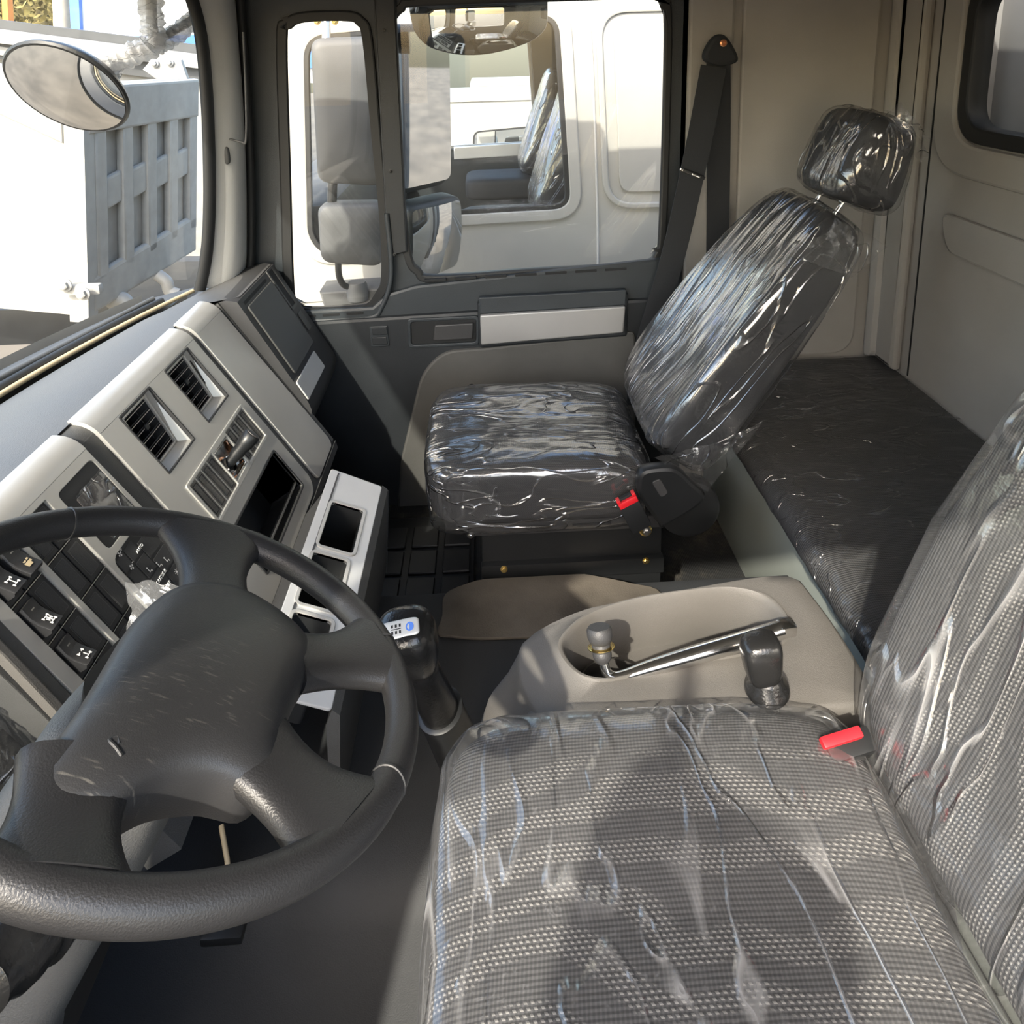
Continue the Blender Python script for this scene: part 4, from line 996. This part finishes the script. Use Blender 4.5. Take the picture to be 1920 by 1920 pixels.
lathe('socket', [(.009, -.006), (.014, 0), (.0155, .004), (.0155, .010), (.0145, .012), (.0155, .015), (.0155, .021), (.0145, .023), (.018, .026), (.021, .034), (.021, ln+.004), (.018, ln+.008)], Ms, 'dash_dark', wr_, 28)
lathe('spring_clip', [(.0210, ln*.42), (.0225, ln*.43), (.0225, ln*.46), (.0210, ln*.47)], Ms, 'brass', wr_, 20)
# parking brake lever
lv = thing('brake_valve_lever', aY(1443, 1348, .885), 'glossy black parking brake knob standing on the console', 'lever')
l0 = aY(1443, 1348, .885); l3 = aY(1432, 1222, .885); la = (l3-l0).normalized(); Ml = frame(l0, (1, 0, 0), la); hh = (l3-l0).length
lathe('lever_base', [(.050, -.025), (.048, -.012), (.038, -.006), (.034, .0)], Matrix.Translation(l0+V((.0, 0, -.0))), 'gloss_black', lv, 32)
box('lever_slot', l0+V((.03, -.005, .002)), (.05, .03, .012), 'blank_brown', lv, bev=.003)
lathe('lever_shaft', [(.012, -.01), (.014, .01), (.016, .035), (.018, .045), (.018, .05)], Ml, 'black', lv, 6, 25)
lathe('lever_collar', [(.014, .046), (.030, .050), (.033, .056), (.032, .063), (.025, .070), (.024, .078), (.020, .082)], Ml, 'gloss_black', lv, 32)
def dk(p): return V((p.x*(1.0+.25*p.z/.07), p.y, p.z-.10*max(0, -p.x)))
sq('lever_grip', (.056, .050, .076), .55, .6, 'gloss_black', lv, Ml @ Matrix.Translation((-.004, 0, .113)), dk, 32, 24)
# gear lever
gl_ = thing('gear_lever', aZ(890, 1490, .25), 'black gear lever with stepped sleeve and shift pattern badge', 'gear lever')
g0 = aZ(893, 1478, .262); g3 = aY(762, 1195, .95)
gx = (g3-g0).normalized(); Lg = (g3-g0).length; Mg_ = frame(g0, (1, 0, 0), gx)
lathe('boot', [(.066, -.011), (.062, .004), (.052, .012), (.050, .022), (.058, .028), (.058, .038), (.046, .044), (.044, .06)], Matrix.Translation(g0), 'black', gl_, 32)
lathe('lower_sleeve', [(.042, .02), (.043, .06), (.038, Lg*.52), (.039, Lg*.54), (.039, Lg*.565), (.034, Lg*.57)], Mg_, 'black', gl_, 32)
lathe('upper_sleeve', [(.033, Lg*.52), (.029, Lg*.80), (.0295, Lg*.84), (.026, Lg*.85)], Mg_, 'gloss_black', gl_, 32)
def dg(p):
    h = p.z/.125+.5; k = .66+.40*math.sin(min(1, h*1.02)*math.pi*.60); return V((p.x*k*(1+.06*h), p.y*k, p.z))
kb = sq('knob', (.086, .080, .125), .55, .75, 'gloss_black', gl_, Mg_ @ Matrix.Translation((0, 0, Lg*.84+.05)), dg, 48, 32)
kt = g0+gx*(Lg*.84+.05+.0605)
Mbd = frame(kt+V((.0, -.010, -.002)), V((1, .12, .02)), gx+V((.06, -.32, .0)))
bd = sq('shift_badge', (.062, .026, .009), .5, .35, 'silver_light', kb, Mbd, None, 32, 12)
for i in range(3):
    for j in (-1, 1): box('shift_mark', (-.010+.006*i, .0045*j, .0046), (.0030, .0042, .0008), 'black', bd, Mbd, 0)
box('shift_mark', (-.004, 0, .0046), (.015, .0009, .0008), 'black', bd, Mbd, 0)
lathe('badge_dot', [(.0062, .0042), (.0062, .0050), (.0042, .0050), (.0042, .0044)], Mbd @ Matrix.Translation((.017, 0, 0)), 'blue_paint', bd, 20)
cpq = aY(938, 1382, 1.08); sq('sleeve_clip', (.03, .03, .03), .6, .6, 'gloss_black', gl_, Matrix.Translation(cpq+V((-.012, .0, -.01))), nu=20, nv=12)
# ------------------------------------------------------------------ seat belt on the pillar
sb = thing('seat_belt', aY(1350, 95, 2.25), 'black seat belt hanging from its anchor on the door pillar', 'seat belt')
def strap(name, pts, wv, th, material, parent):
    P = cr(pts, 8, False); rings = []
    for i, p in enumerate(P):
        t = (P[min(i+1, len(P)-1)]-P[max(i-1, 0)]).normalized(); s = wv-t*wv.dot(t); s = s.normalized(); n_ = t.cross(s)
        w_ = wv.length/2; rings.append([p+s*w_+n_*th, p-s*w_+n_*th, p-s*w_-n_*th, p+s*w_-n_*th])
    return loft(name, rings, material, parent, smooth=30)
strap('upper_strap', [aY(1347, 105, 2.25), aY(1348, 250, 2.28), aY(1346, 420, 2.29), aY(1342, 640, 2.29)], V((.075, 0, 0)), .002, 'belt', sb)
strap('lap_strap', [aY(1338, 125, 2.24), aY(1318, 230, 2.22), aY(1297, 330, 2.22), aY(1262, 480, 2.24), aY(1215, 640, 2.26), aY(1195, 760, 2.27)], V((.078, 0, .015)), .002, 'belt', sb)
cap = [(q.x, q.z) for q in (aY(x, y, 2.24) for x, y in ((1350, 64), (1366, 72), (1384, 104), (1380, 118), (1352, 124), (1324, 116), (1320, 100), (1334, 74)))]
plate('anchor_cover', [[(p.x, p.y) for p in cr([(a, b, 0) for a, b in cap], 5)]], 0, .035, 'belt', sb, XZ(2.27), .012)
lathe('anchor_bolt', [(.011, 0), (.011, .004), (.006, .006), (.004, .003)], frame(aY(1356, 81, 2.23), (1, 0, 0), (0, -1, 0)), 'copper', sb, 20)
tg = thing('belt_tongue', aY(1300, 328, 2.2), 'small chrome belt tongue hanging on the strap', 'belt tongue')
Mt = frame(aY(1298, 326, 2.205), aY(1322, 336, 2.205)-aY(1275, 318, 2.205), (0, -1, .1))
box('tongue_body', (0, 0, 0), (.085, .012, .010), 'black', tg, Mt, .003); box('tongue_metal', (.012, -.001, .006), (.030, .006, .004), 'chrome', tg, Mt, .001); box('tongue_metal', (-.038, .001, .006), (.010, .007, .004), 'chrome', tg, Mt, .001)
# ------------------------------------------------------------------ outside: mirrors of this truck
def housing(name, M, w, h, d, parent, material='mirror_grey', gl=True, conv=.0):
    b = sq(name, (w, h, d), .35, .28, material, parent, M, None, 48, 24)
    if gl:
        ol = resample([V((p[0], p[1], 0)) for p in rnd(rect(-w*.44, -h*.455, w*.44, h*.455), min(w, h)*.10, 6)], 96)
        rings = [[M @ V((p[0]*k, p[1]*k, d/2+.001+conv*(1-((p[0]*k/w)**2+(p[1]*k/h)**2)*4))) for p in ol] for k in (1, .9, .8, .7, .6, .5, .4, .3, .2, .1, .02)]
        loft('mirror_glass', rings, 'mirror', b, (False, True), smooth=80)
    return b
om = thing('door_mirror', (-.30, 2.60, .8), 'dark wing mirror pair outside the passenger window', 'mirror')
mn = V((.75, -.66, -.04)).normalized(); mx_ = V((.66, .75, 0))
zt, zb = aY(820, 60, 2.7).z+.03, aY(757, 372, 2.56).z
Mm = frame(V((-.225, 2.68, (zt+zb)/2))-mn*.05, mx_, mn)
housing('upper_housing', Mm, .30, zt-zb, .12, om, 'door_dark', True, .004)
z2t, z2b = aY(765, 388, 2.6).z, aY(800, 522, 2.66).z
Mm2 = frame(V((-.205, 2.70, (z2t+z2b)/2))-mn*.05, mx_, V((.72, -.68, -.12)).normalized())
housing('lower_housing', Mm2, .29, z2t-z2b+.01, .12, om, 'door_dark', True, .02)
tube('mirror_arm', cr([V((-.36, 2.74, 1.9)), V((-.34, 2.76, 1.6)), V((-.33, 2.77, 1.0)), V((-.35, 2.75, .7)), V((-.45, 2.48, .62))], 6, False), .016, 'black', om, 12)
# unseen mirror pair copied to the driver side, added to cast shade on the seat
om2 = thing('driver_shade_mirror', (-.30, -.42, .8), 'unseen dark wing mirror pair outside the driver door, added to shade the seat', 'mirror')
def mirY(M): return Matrix(((1, 0, 0, 0), (0, -1, 0, 2*YC), (0, 0, 1, 0), (0, 0, 0, 1))) @ M
housing('upper_housing', mirY(Mm), .30, zt-zb, .12, om2, 'door_dark', True, .004)
housing('lower_housing', mirY(Mm2), .29, z2t-z2b+.01, .12, om2, 'door_dark', True, .02)
tube('mirror_arm', cr([mirY(Matrix()) @ V(p) for p in ((-.36, 2.74, 1.9), (-.34, 2.76, 1.6), (-.33, 2.77, 1.0), (-.35, 2.75, .7), (-.45, 2.48, .62))], 6, False), .016, 'black', om2, 12)
# kerb mirror above the window
km = thing('kerb_mirror', (0, 2.6, 1.8), 'wide black convex kerb mirror above the passenger window', 'mirror')
kp_ = [(765, 14), (775, 60), (800, 88), (850, 103), (905, 104), (960, 92), (1005, 74), (1027, 52), (1028, 10), (1026, -60), (765, -60)]
kpts = [(q.x, q.z) for q in (aY(x, y, 2.56) for x, y in kp_)]
ko = [(p[0], p[1]) for p in resample([V((p[0], p[1], 0)) for p in rnd(kpts, .05, 6)], 120)]
kc = V((sum(p[0] for p in ko)/len(ko), sum(p[1] for p in ko)/len(ko)))
rings = []
for k, dy in ((1.0, .05), (1.0, .012), (.985, .0)): rings.append([V((kc.x+(p[0]-kc.x)*k, 2.56+dy, kc.y+(p[1]-kc.y)*k)) for p in ko])
hs_ = loft('mirror_shell', rings, 'black', km, (True, False), smooth=50)
rings = [[V((kc.x+(p[0]-kc.x)*k, 2.562-.06*(1-(((p[0]-kc.x)*k/.25)**2+((p[1]-kc.y)*k/.16)**2)*.55), kc.y+(p[1]-kc.y)*k)) for p in ko] for k in (.975, .9, .8, .7, .6, .5, .4, .3, .2, .1, .02)]
loft('mirror_glass', rings, 'mirror', hs_, (False, True), smooth=80)
tube('mirror_bracket', [V((0, 2.62, 1.75)), V((0, 2.5, 1.86)), V((0, 2.40, 1.9))], .015, 'black', km, 10)
# front blind spot mirror on wrapped arms
fmr = thing('front_mirror', aY(125, 165, 2.0), 'round convex mirror on a plastic wrapped arm outside the windscreen', 'mirror')
fc = aY(127, 166, 2.0)
e1_ = aY(228, 222, 2.0)-aY(24, 108, 2.0)
vw = (CAM-fc).normalized(); ev = (e1_-vw*e1_.dot(vw)).normalized(); mm = ev.cross(vw)
if mm.z > 0: mm = -mm
fn = vw*.60+mm*.80
Mf = frame(fc, ev, fn); a_ = e1_.length/2
def ell(k, h): return [Mf @ V((a_*k*math.cos(t), a_*k*math.sin(t), h)) for t in (2*math.pi*j/48 for j in range(48))]
fsh = loft('mirror_shell', [ell(.55, -.05), ell(.85, -.035), ell(1.0, -.01), ell(1.03, .0), ell(1.0, .006), ell(.95, .005)], 'black', fmr, (True, False), smooth=50)
loft('mirror_glass', [ell(k, .004+.035*(1-k*k)) for k in (.96, .85, .7, .55, .4, .2, .02)], 'mirror', fsh, (False, True), smooth=80)
def wob(i, q): return 1+.10*math.sin(i*1.9+math.sin(q*2))+.07*math.sin(i*.8+q)+.16*noise.noise(V((i*.55, math.cos(q)*1.4, math.sin(q)*1.4)))
p0, p1, p2 = aY(190, 120, 2.02), aY(285, 82, 2.05), aY(283, -30, 2.06)
tube('arm_wrap', cr([p0+V((.03, .03, -.02)), p0, p0.lerp(p1, .5)+V((0, 0, -.006)), p1, p1.lerp(p2, .4), p2], 12, False), .031, 'film_arm', fmr, 20, wob=wob)
tube('arm', cr([p0+V((-.03, .02, -.05)), p0, p0.lerp(p1, .5), p1, p1.lerp(p2, .4), p2], 6, False), .014, 'mirror_grey', fmr, 10)
p3 = aY(372, 30, 2.2)
tube('brace_wrap', cr([p1+V((0, .02, -.005)), p1.lerp(p3, .5)+V((0, 0, -.012)), p3], 14, False), .026, 'film_arm', fmr, 20, wob=wob)
tube('brace', [p1, p3], .012, 'mirror_grey', fmr, 10)
# ------------------------------------------------------------------ the white truck parked alongside (and two more behind it)
NY = 3.30
def neighbour():
    t = thing('truck_cab', (0, NY, -1.25), 'white truck cab parked right beside the passenger window', 'truck', 'white trucks parked in a row')
    win = rnd(tr([(572, 70), (1045, 28), (1068, 388), (840, 401), (708, 410), (690, 470), (602, 472), (580, 440)], NY), [.10, .09, .08, .02, .04, .04, .06, .05], 8)
    win = [(p[0], p[1]) for p in win]
    sk = [(-1.25, -.7), (2.2, -.7), (2.2, 2.1), (-1.10, 2.1)]
    plate('side_skin', [sk, win], -.03, 0, 'white_paint', t, XZ(NY), .004)
    plate('window_flange', [inset(win, -.06), inset(win, -.004)], 0, .014, 'white_paint', t, XZ(NY), .012)
    plate('window_rubber', [inset(win, -.012), inset(win, .018)], -.01, .010, 'rubber', t, XZ(NY), .005)
    mesh('window_pane', [XZ(NY) @ V((p[0], p[1], -.01)) for p in win], [tuple(range(len(win)))], 'glass_clean', t, 0)
    # door seam
    sm = [aY(x, y, NY-.004) for x, y in ((1068, -20), (1092, 12), (1106, 60), (1114, 200), (1120, 400), (1121, 505))]
    sm2 = [V((q.x, NY-.002, q.z)) for q in cr(sm, 6, False)]+[V((sm[-1].x, NY-.002, -.6))]
    tube('door_seam', sm2, .006, 'off_white', t, 6)
    # blank pressed panel behind the door
    bl_ = rnd([(.575, .85), (1.5, .85), (1.5, 1.72), (.535, 1.72)], .12, 8); bl_ = [(p[0], p[1]) for p in bl_]
    plate('pressed_panel', [inset(bl_, -.03), bl_], 0, .016, 'white_paint', t, XZ(NY), .014)
    plate('blank_window', [inset(bl_, .05)], 0, .012, 'white_paint', t, XZ(NY), .010)
    plate('belt_moulding', [[(-1.2, .40), (2.2, .56), (2.2, .60), (-1.2, .46)]], 0, .012, 'white_paint', t, XZ(NY), .006)
    plate('lower_bulge', [rnd([(-1.2, .05), (2.1, .05), (2.1, .52), (-1.2, .38)], .05)], 0, .03, 'white_paint', t, XZ(NY), .025)
    # far side, roof, rear and inside
    FY = NY+2.35
    plate('far_skin', [sk, win], -.03, 0, 'white_paint', t, XZ(FY), .004)
    plate('far_lining', [[(-1.1, .05), (.70, .05), (.70, 2.0), (-1.0, 2.0)], inset(win, -.02)], 0, .03, 'door_dark', t, XZ(FY), .01)
    plate('near_lining', [[(-1.1, .05), (.70, .05), (.70, 2.0), (-1.0, 2.0)], inset(win, -.01)], -.06, -.035, 'door_dark', t, XZ(NY), .01)
    plate('pull_strip', [[(-.25, .72), (.45, .74), (.45, .84), (-.25, .82)]], .03, .06, 'silver_light', t, XZ(FY), .01)
    box('roof', (.4, NY+1.17, 2.1), (3.3, 2.4, .06), 'white_paint', t)
    box('rear_wall', (2.2, NY+1.17, .7), (.05, 2.36, 2.8), 'off_white', t)
    box('cab_floor', (.4, NY+1.17, .0), (3.2, 2.28, .05), 'black', t)
    box('dash_block', (-.95, NY+1.17, .45), (.42, 2.2, .85), 'dash_dark', t, bev=.05)
    for yy in (NY+.55, NY+1.75):
        s1 = sq('seat_back', (.16, .46, .72), .35, .4, 'seat_dark', t, Matrix.Translation((.42, yy, 1.05)) @ Matrix.Rotation(.32, 4, 'Y'), None, 40, 30)
        v1, f1 = sq_grid((.20, .50, .75), .3, .35, 60, 50, lambda p: p+p.normalized()*.02*noise.noise(V((p.y*14, p.z*5, p.x*9))), Matrix.Translation((.42, yy, 1.05)) @ Matrix.Rotation(.32, 4, 'Y'))
        mesh('seat_film', v1, f1, 'film_back', s1, 80)
        sq('seat_cushion', (.5, .46, .16), .35, .3, 'seat_dark', t, Matrix.Translation((.1, yy, .62)), None, 40, 20)
        sq('headrest', (.12, .28, .2), .45, .45, 'seat_dark', t, Matrix.Translation((.62, yy, 1.52)), None, 32, 20)
    return t
n1 = neighbour()
def copy_tree(o, parent=None):
    c = o.copy(); COL.objects.link(c); c.parent = parent
    for ch in list(o.children): copy_tree(ch, c)
    return c
for k, lab in enumerate(('second white truck cab seen through the window of the nearest one', 'farthest white truck cab seen through both cab windows')):
    c = copy_tree(n1); c.matrix_basis = Matrix.Translation(((.62, 3.5, 0), (1.0, 7.0, 0))[k]) @ n1.matrix_basis; c['label'] = lab
# mirrors of the truck alongside, seen from behind
nm = n1
def backhouse(name, corners, Y, d):
    P = tr(corners, Y); o_ = [(p[0], p[1]) for p in rnd(P, .05, 7)]; c = V((sum(p[0] for p in o_)/len(o_), sum(p[1] for p in o_)/len(o_)))
    rg = [[V((c.x+(p[0]-c.x)*k, Y+dy+.35*(c.x-(c.x+(p[0]-c.x)*k))*-1*.4, c.y+(p[1]-c.y)*k)) for p in o_] for k, dy in ((.97, d), (1, d*.6), (1, .02), (.97, .006), (.88, -.004), (.5, -.012), (.05, -.014))]
    return loft(name, rg, 'mirror_grey', nm, smooth=60)
backhouse('mirror_housing', [(582, 72), (712, 66), (716, 352), (596, 342)], 2.98, .11)
backhouse('mirror_housing', [(595, 382), (716, 384), (716, 504), (602, 492)], 2.97, .11)
tube('mirror_stay', [aY(611, 30, 3.05), aY(612, 75, 3.02)], .018, 'steel', nm, 12)
for x in (595, 628): bolt('stay_bolt', aY(x, 40, 3.2), .012, (0, -1, 0), nm, 'brass')
tube('mirror_link', [aY(624, 340, 3.02), aY(622, 390, 3.02)], .02, 'black', nm, 12)
tube('mirror_arm', cr([aY(634, 490, 3.02), aY(636, 518, 3.03), aY(646, 535, 3.05), aY(668, 540, 3.08)], 6, False), .014, 'black', nm, 12)
q = aY(670, 545, 3.08); lathe('mirror_pivot', [(.045, -.04), (.048, -.01), (.045, .03), (.038, .042)], Matrix.Translation(q), 'mirror_grey', nm, 28)
br = tr([(600, 545), (712, 538), (700, 590), (690, 640), (630, 640)], 3.1); plate('mirror_bracket', [br], -.15, .02, 'mirror_grey', nm, XZ(3.1), .01)
# ------------------------------------------------------------------ own cargo bed behind the cab
cb = thing('cargo_bed', (3.5, 1.1, -.3), 'grey white cargo bed front seen through the rear window', 'truck bed')
box('bed_wall', (1.66, 1.12, .9), (.08, 2.6, 2.9), 'bed_grey', cb)
for y in (.2, .75, 1.3, 1.85, 2.3): box('bed_rib', (1.60, y, .9), (.06, .10, 2.9), 'bed_grey', cb)
box('bed_side', (4.0, 2.38, .6), (4.6, .08, 2.2), 'bed_grey', cb)
for x in (2.6, 3.4, 4.2, 5.0): box('side_rib', (x, 2.44, .6), (.12, .06, 2.1), 'bed_grey', cb)
# ------------------------------------------------------------------ dump truck ahead
du = thing('dump_body', (-2.6, 4.6, -.2), 'large white ribbed dump body seen through the windscreen', 'dump truck')
c0 = aY(158, 590, 4.6); c1 = aY(357, 468, 5.95); cl_ = aY(-260, 552, 5.0)
t0_ = aY(146, 160, 4.6); t1_ = aY(350, 146, 5.95)
def wallM(a, b, t):
    """frame of a body panel: x along its foot, y up its (slightly leaning) edge, z towards this cab"""
    d = (b-a); u = (t-a); u = (u-d*(u.dot(d)/d.length_squared)); n_ = d.cross(u).normalized()
    if n_.dot(CAM-a) < 0: n_ = -n_
    x = d.normalized(); y = u.normalized()
    m_ = Matrix((x, y, n_)).transposed().to_4x4(); m_.translation = a; return m_
Mr = wallM(c0, c1, t0_); Lr = (c1-c0).length; iv = Mr.inverted()
tl0, tl1 = iv @ t0_, iv @ t1_
H0, H1 = tl0.y, tl1.y; sk_ = tl0.x/H0                                  # height at either end, lean of the uprights
X = lambda x, y: (x+sk_*y, y)
hh_ = lambda x: H0+(H1-H0)*x/Lr
plate('ribbed_panel', [[X(0, 0), X(Lr, 0), X(Lr, H1), X(0, H0)]], -.08, 0, 'dump_white', du, Mr, .005)
plate('top_rail', [[X(0, H0-.30), X(Lr, H1-.30), X(Lr, H1), X(0, H0)]], 0, .07, 'dump_white', du, Mr, .02)
plate('bottom_rail', [[X(0, 0), X(Lr, 0), X(Lr, .32), X(0, .26)]], 0, .06, 'dump_white', du, Mr, .03)
for i in range(5):
    x = Lr*(.05+.215*i); plate('upright_rib', [[X(x, .2), X(x+.09*Lr, .2), X(x+.09*Lr, hh_(x)-.2), X(x, hh_(x)-.2)]], 0, .06, 'dump_white', du, Mr, .02)
for i in range(4):
    x = Lr*(.135+.215*i); plate('cross_rib', [[X(x, .66), X(x+.135*Lr, .68), X(x+.135*Lr, .90), X(x, .88)]], 0, .045, 'dump_white', du, Mr, .02)
# big smooth side going left
tcl = aY(-260, 40, 5.0)
Ml_ = wallM(c0, cl_, t0_); Ll = (cl_-c0).length; iv = Ml_.inverted(); q0_, q1_ = iv @ t0_, iv @ tcl
Z = lambda x, y: (x+(q0_.x/q0_.y)*y, y)
plate('smooth_side', [[Z(.05, 0), Z(Ll, 0), Z(Ll, q1_.y), Z(.05, q0_.y)]], -.08, 0, 'dump_white', du, Ml_, .005)
plate('lower_band', [[Z(.05, 0), Z(Ll, 0), Z(Ll, .22), Z(.05, .32)]], 0, .03, 'dump_white', du, Ml_, .01)
plate('upper_band', [[Z(.10, q0_.y-.36), Z(Ll, q1_.y-.1), Z(Ll, q1_.y), Z(.10, q0_.y)]], 0, .03, 'dump_white', du, Ml_, .01)
up_ = (t0_-c0); nv_ = (CAM-c0).normalized()
tube('corner_post', [c0-up_*.02, c0+up_*1.01], .085, 'dump_white', du, 4, smooth=20)
h0_ = aY(115, 535, 4.5); box('hinge_arm', h0_+V((.12, 0, -.03)), (.26, .06, .07), 'dump_white', du, None, .02)
bolt('hinge_pin', aY(122, 534, 4.46), .035, (0, -1, 0), du, 'dump_white'); bolt('hinge_pin', aY(156, 550, 4.42), .035, (0, -1, 0), du, 'dump_white')
lk = [aY(x, y, 5.2) for x, y in ((295, 515), (312, 528), (318, 545), (335, 552))]; tube('latch_hook', cr(lk, 6, False), .045, 'dump_white', du, 10)
lk = [aY(x, y, 4.9) for x, y in ((205, 568), (230, 560), (245, 578))]; tube('latch_hook', cr(lk, 6, False), .05, 'dump_white', du, 10)
plate('top_bracket', [[(q.x, q.z) for q in (aY(x, y, 5.9) for x, y in ((272, 130), (290, 110), (345, 112), (358, 150), (358, 165), (300, 150)))]], 0, .06, 'dump_white', du, XZ(5.9), .02)
for x, y in ((290, 119), (318, 117)): bolt('top_bolt', aY(x, y, 5.83), .025, (0, -1, 0), du, 'dump_white')
box('chassis', (c0.x-.2, c0.y+1.6, c0.z-.45), (2.2, 1.2, .3), 'black', du)
# second body behind, only its rails show
d2_ = thing('rear_dump_body', (-4, 8, -.2), 'white and dark rails of another dump body further back', 'dump truck')
def strip(nm, pts, Y0, Y1, th, material, parent):
    a, b, c, d = aY(*pts[0], Y0), aY(*pts[1], Y1), aY(*pts[2], Y1), aY(*pts[3], Y0); o_ = V((0, th, 0))
    return mesh(nm, [a, b, c, d, a+o_, b+o_, c+o_, d+o_], [(0, 1, 2, 3), (4, 5, 6, 7), (0, 1, 5, 4), (1, 2, 6, 5), (2, 3, 7, 6), (3, 0, 4, 7)], material, parent, 0)
strip('dark_rail', [(-120, 22), (480, 98), (480, 122), (-120, 42)], 7.6, 8.4, .1, 'mirror_grey', d2_)
strip('white_rail', [(-120, 40), (480, 116), (480, 142), (-120, 66)], 7.5, 8.3, .1, 'dump_white', d2_)
strip('dark_panel', [(-120, 60), (480, 140), (480, 170), (-120, 96)], 7.6, 8.4, .1, 'mirror_grey', d2_)
strip('lower_white_rail', [(-120, 72), (330, 130), (330, 145), (-120, 88)], 7.55, 8.2, .05, 'dump_white', d2_)
strip('side_wall', [(-120, 92), (480, 150), (480, 480), (-120, 480)], 7.7, 8.5, .1, 'dump_white', d2_)
# far background: sheet wall with blue post, orange post, shrubs, trunk
fwl = thing('site_wall', aY(250, 60, 14), 'pale sheet wall with blue edge post behind the trucks', 'wall')
strip('sheet', [(140, -160), (640, -160), (640, 160), (152, 120)], 14, 16, .1, 'wall_far', fwl)
strip('edge_post', [(122, -160), (140, -160), (153, 120), (136, 120)], 13.9, 13.9, .1, 'blue_paint', fwl)
strip('blue_base', [(150, 70), (640, 60), (640, 130), (150, 110)], 13.95, 15.9, .1, 'blue_paint', fwl)
opst = strip('orange_post', [(-6, -160), (4, -160), (17, 60), (6, 60)], 13, 13, .15, 'orange_paint', None); tag(opst, 'orange post at the far left behind the trucks', 'post')
trn = tube('tree_trunk', [aY(118, 120, 16), aY(115, 20, 16), aY(108, -100, 16)], .16, 'bark', None, 10); tag(trn, 'pale tree trunk beside the blue post', 'tree trunk')
vs = []; fs = []
for i in range(2600):
    p = aY(random.uniform(-150, 150), random.uniform(-150, 90), random.uniform(16.5, 19))
    d = V((random.gauss(0, 1), random.gauss(0, 1), random.gauss(0, 1))).normalized(); e = d.orthogonal().normalized(); s = random.uniform(.05, .13); k = len(vs)
    vs += [p-d*s, p+e*s*.5, p+d*s, p-e*s*.5]; fs.append((k, k+1, k+2, k+3))
lf = mesh('shrub_foliage', vs, fs, 'leaf', None, 0); tag(lf, 'olive brown autumn foliage beyond the trucks', 'foliage', kind='stuff')
hb = strip('hedge_bank', [(-200, -60), (160, -60), (160, 120), (-200, 120)], 19.5, 19.5, 1.0, 'leaf', None); tag(hb, 'brownish hedge behind the foliage', 'hedge')
gr = box('ground', (0, 8, -1.3), (80, 80, .1), 'ground', bev=0); tag(gr, 'sandy brown truck yard ground', 'ground', kind='structure')
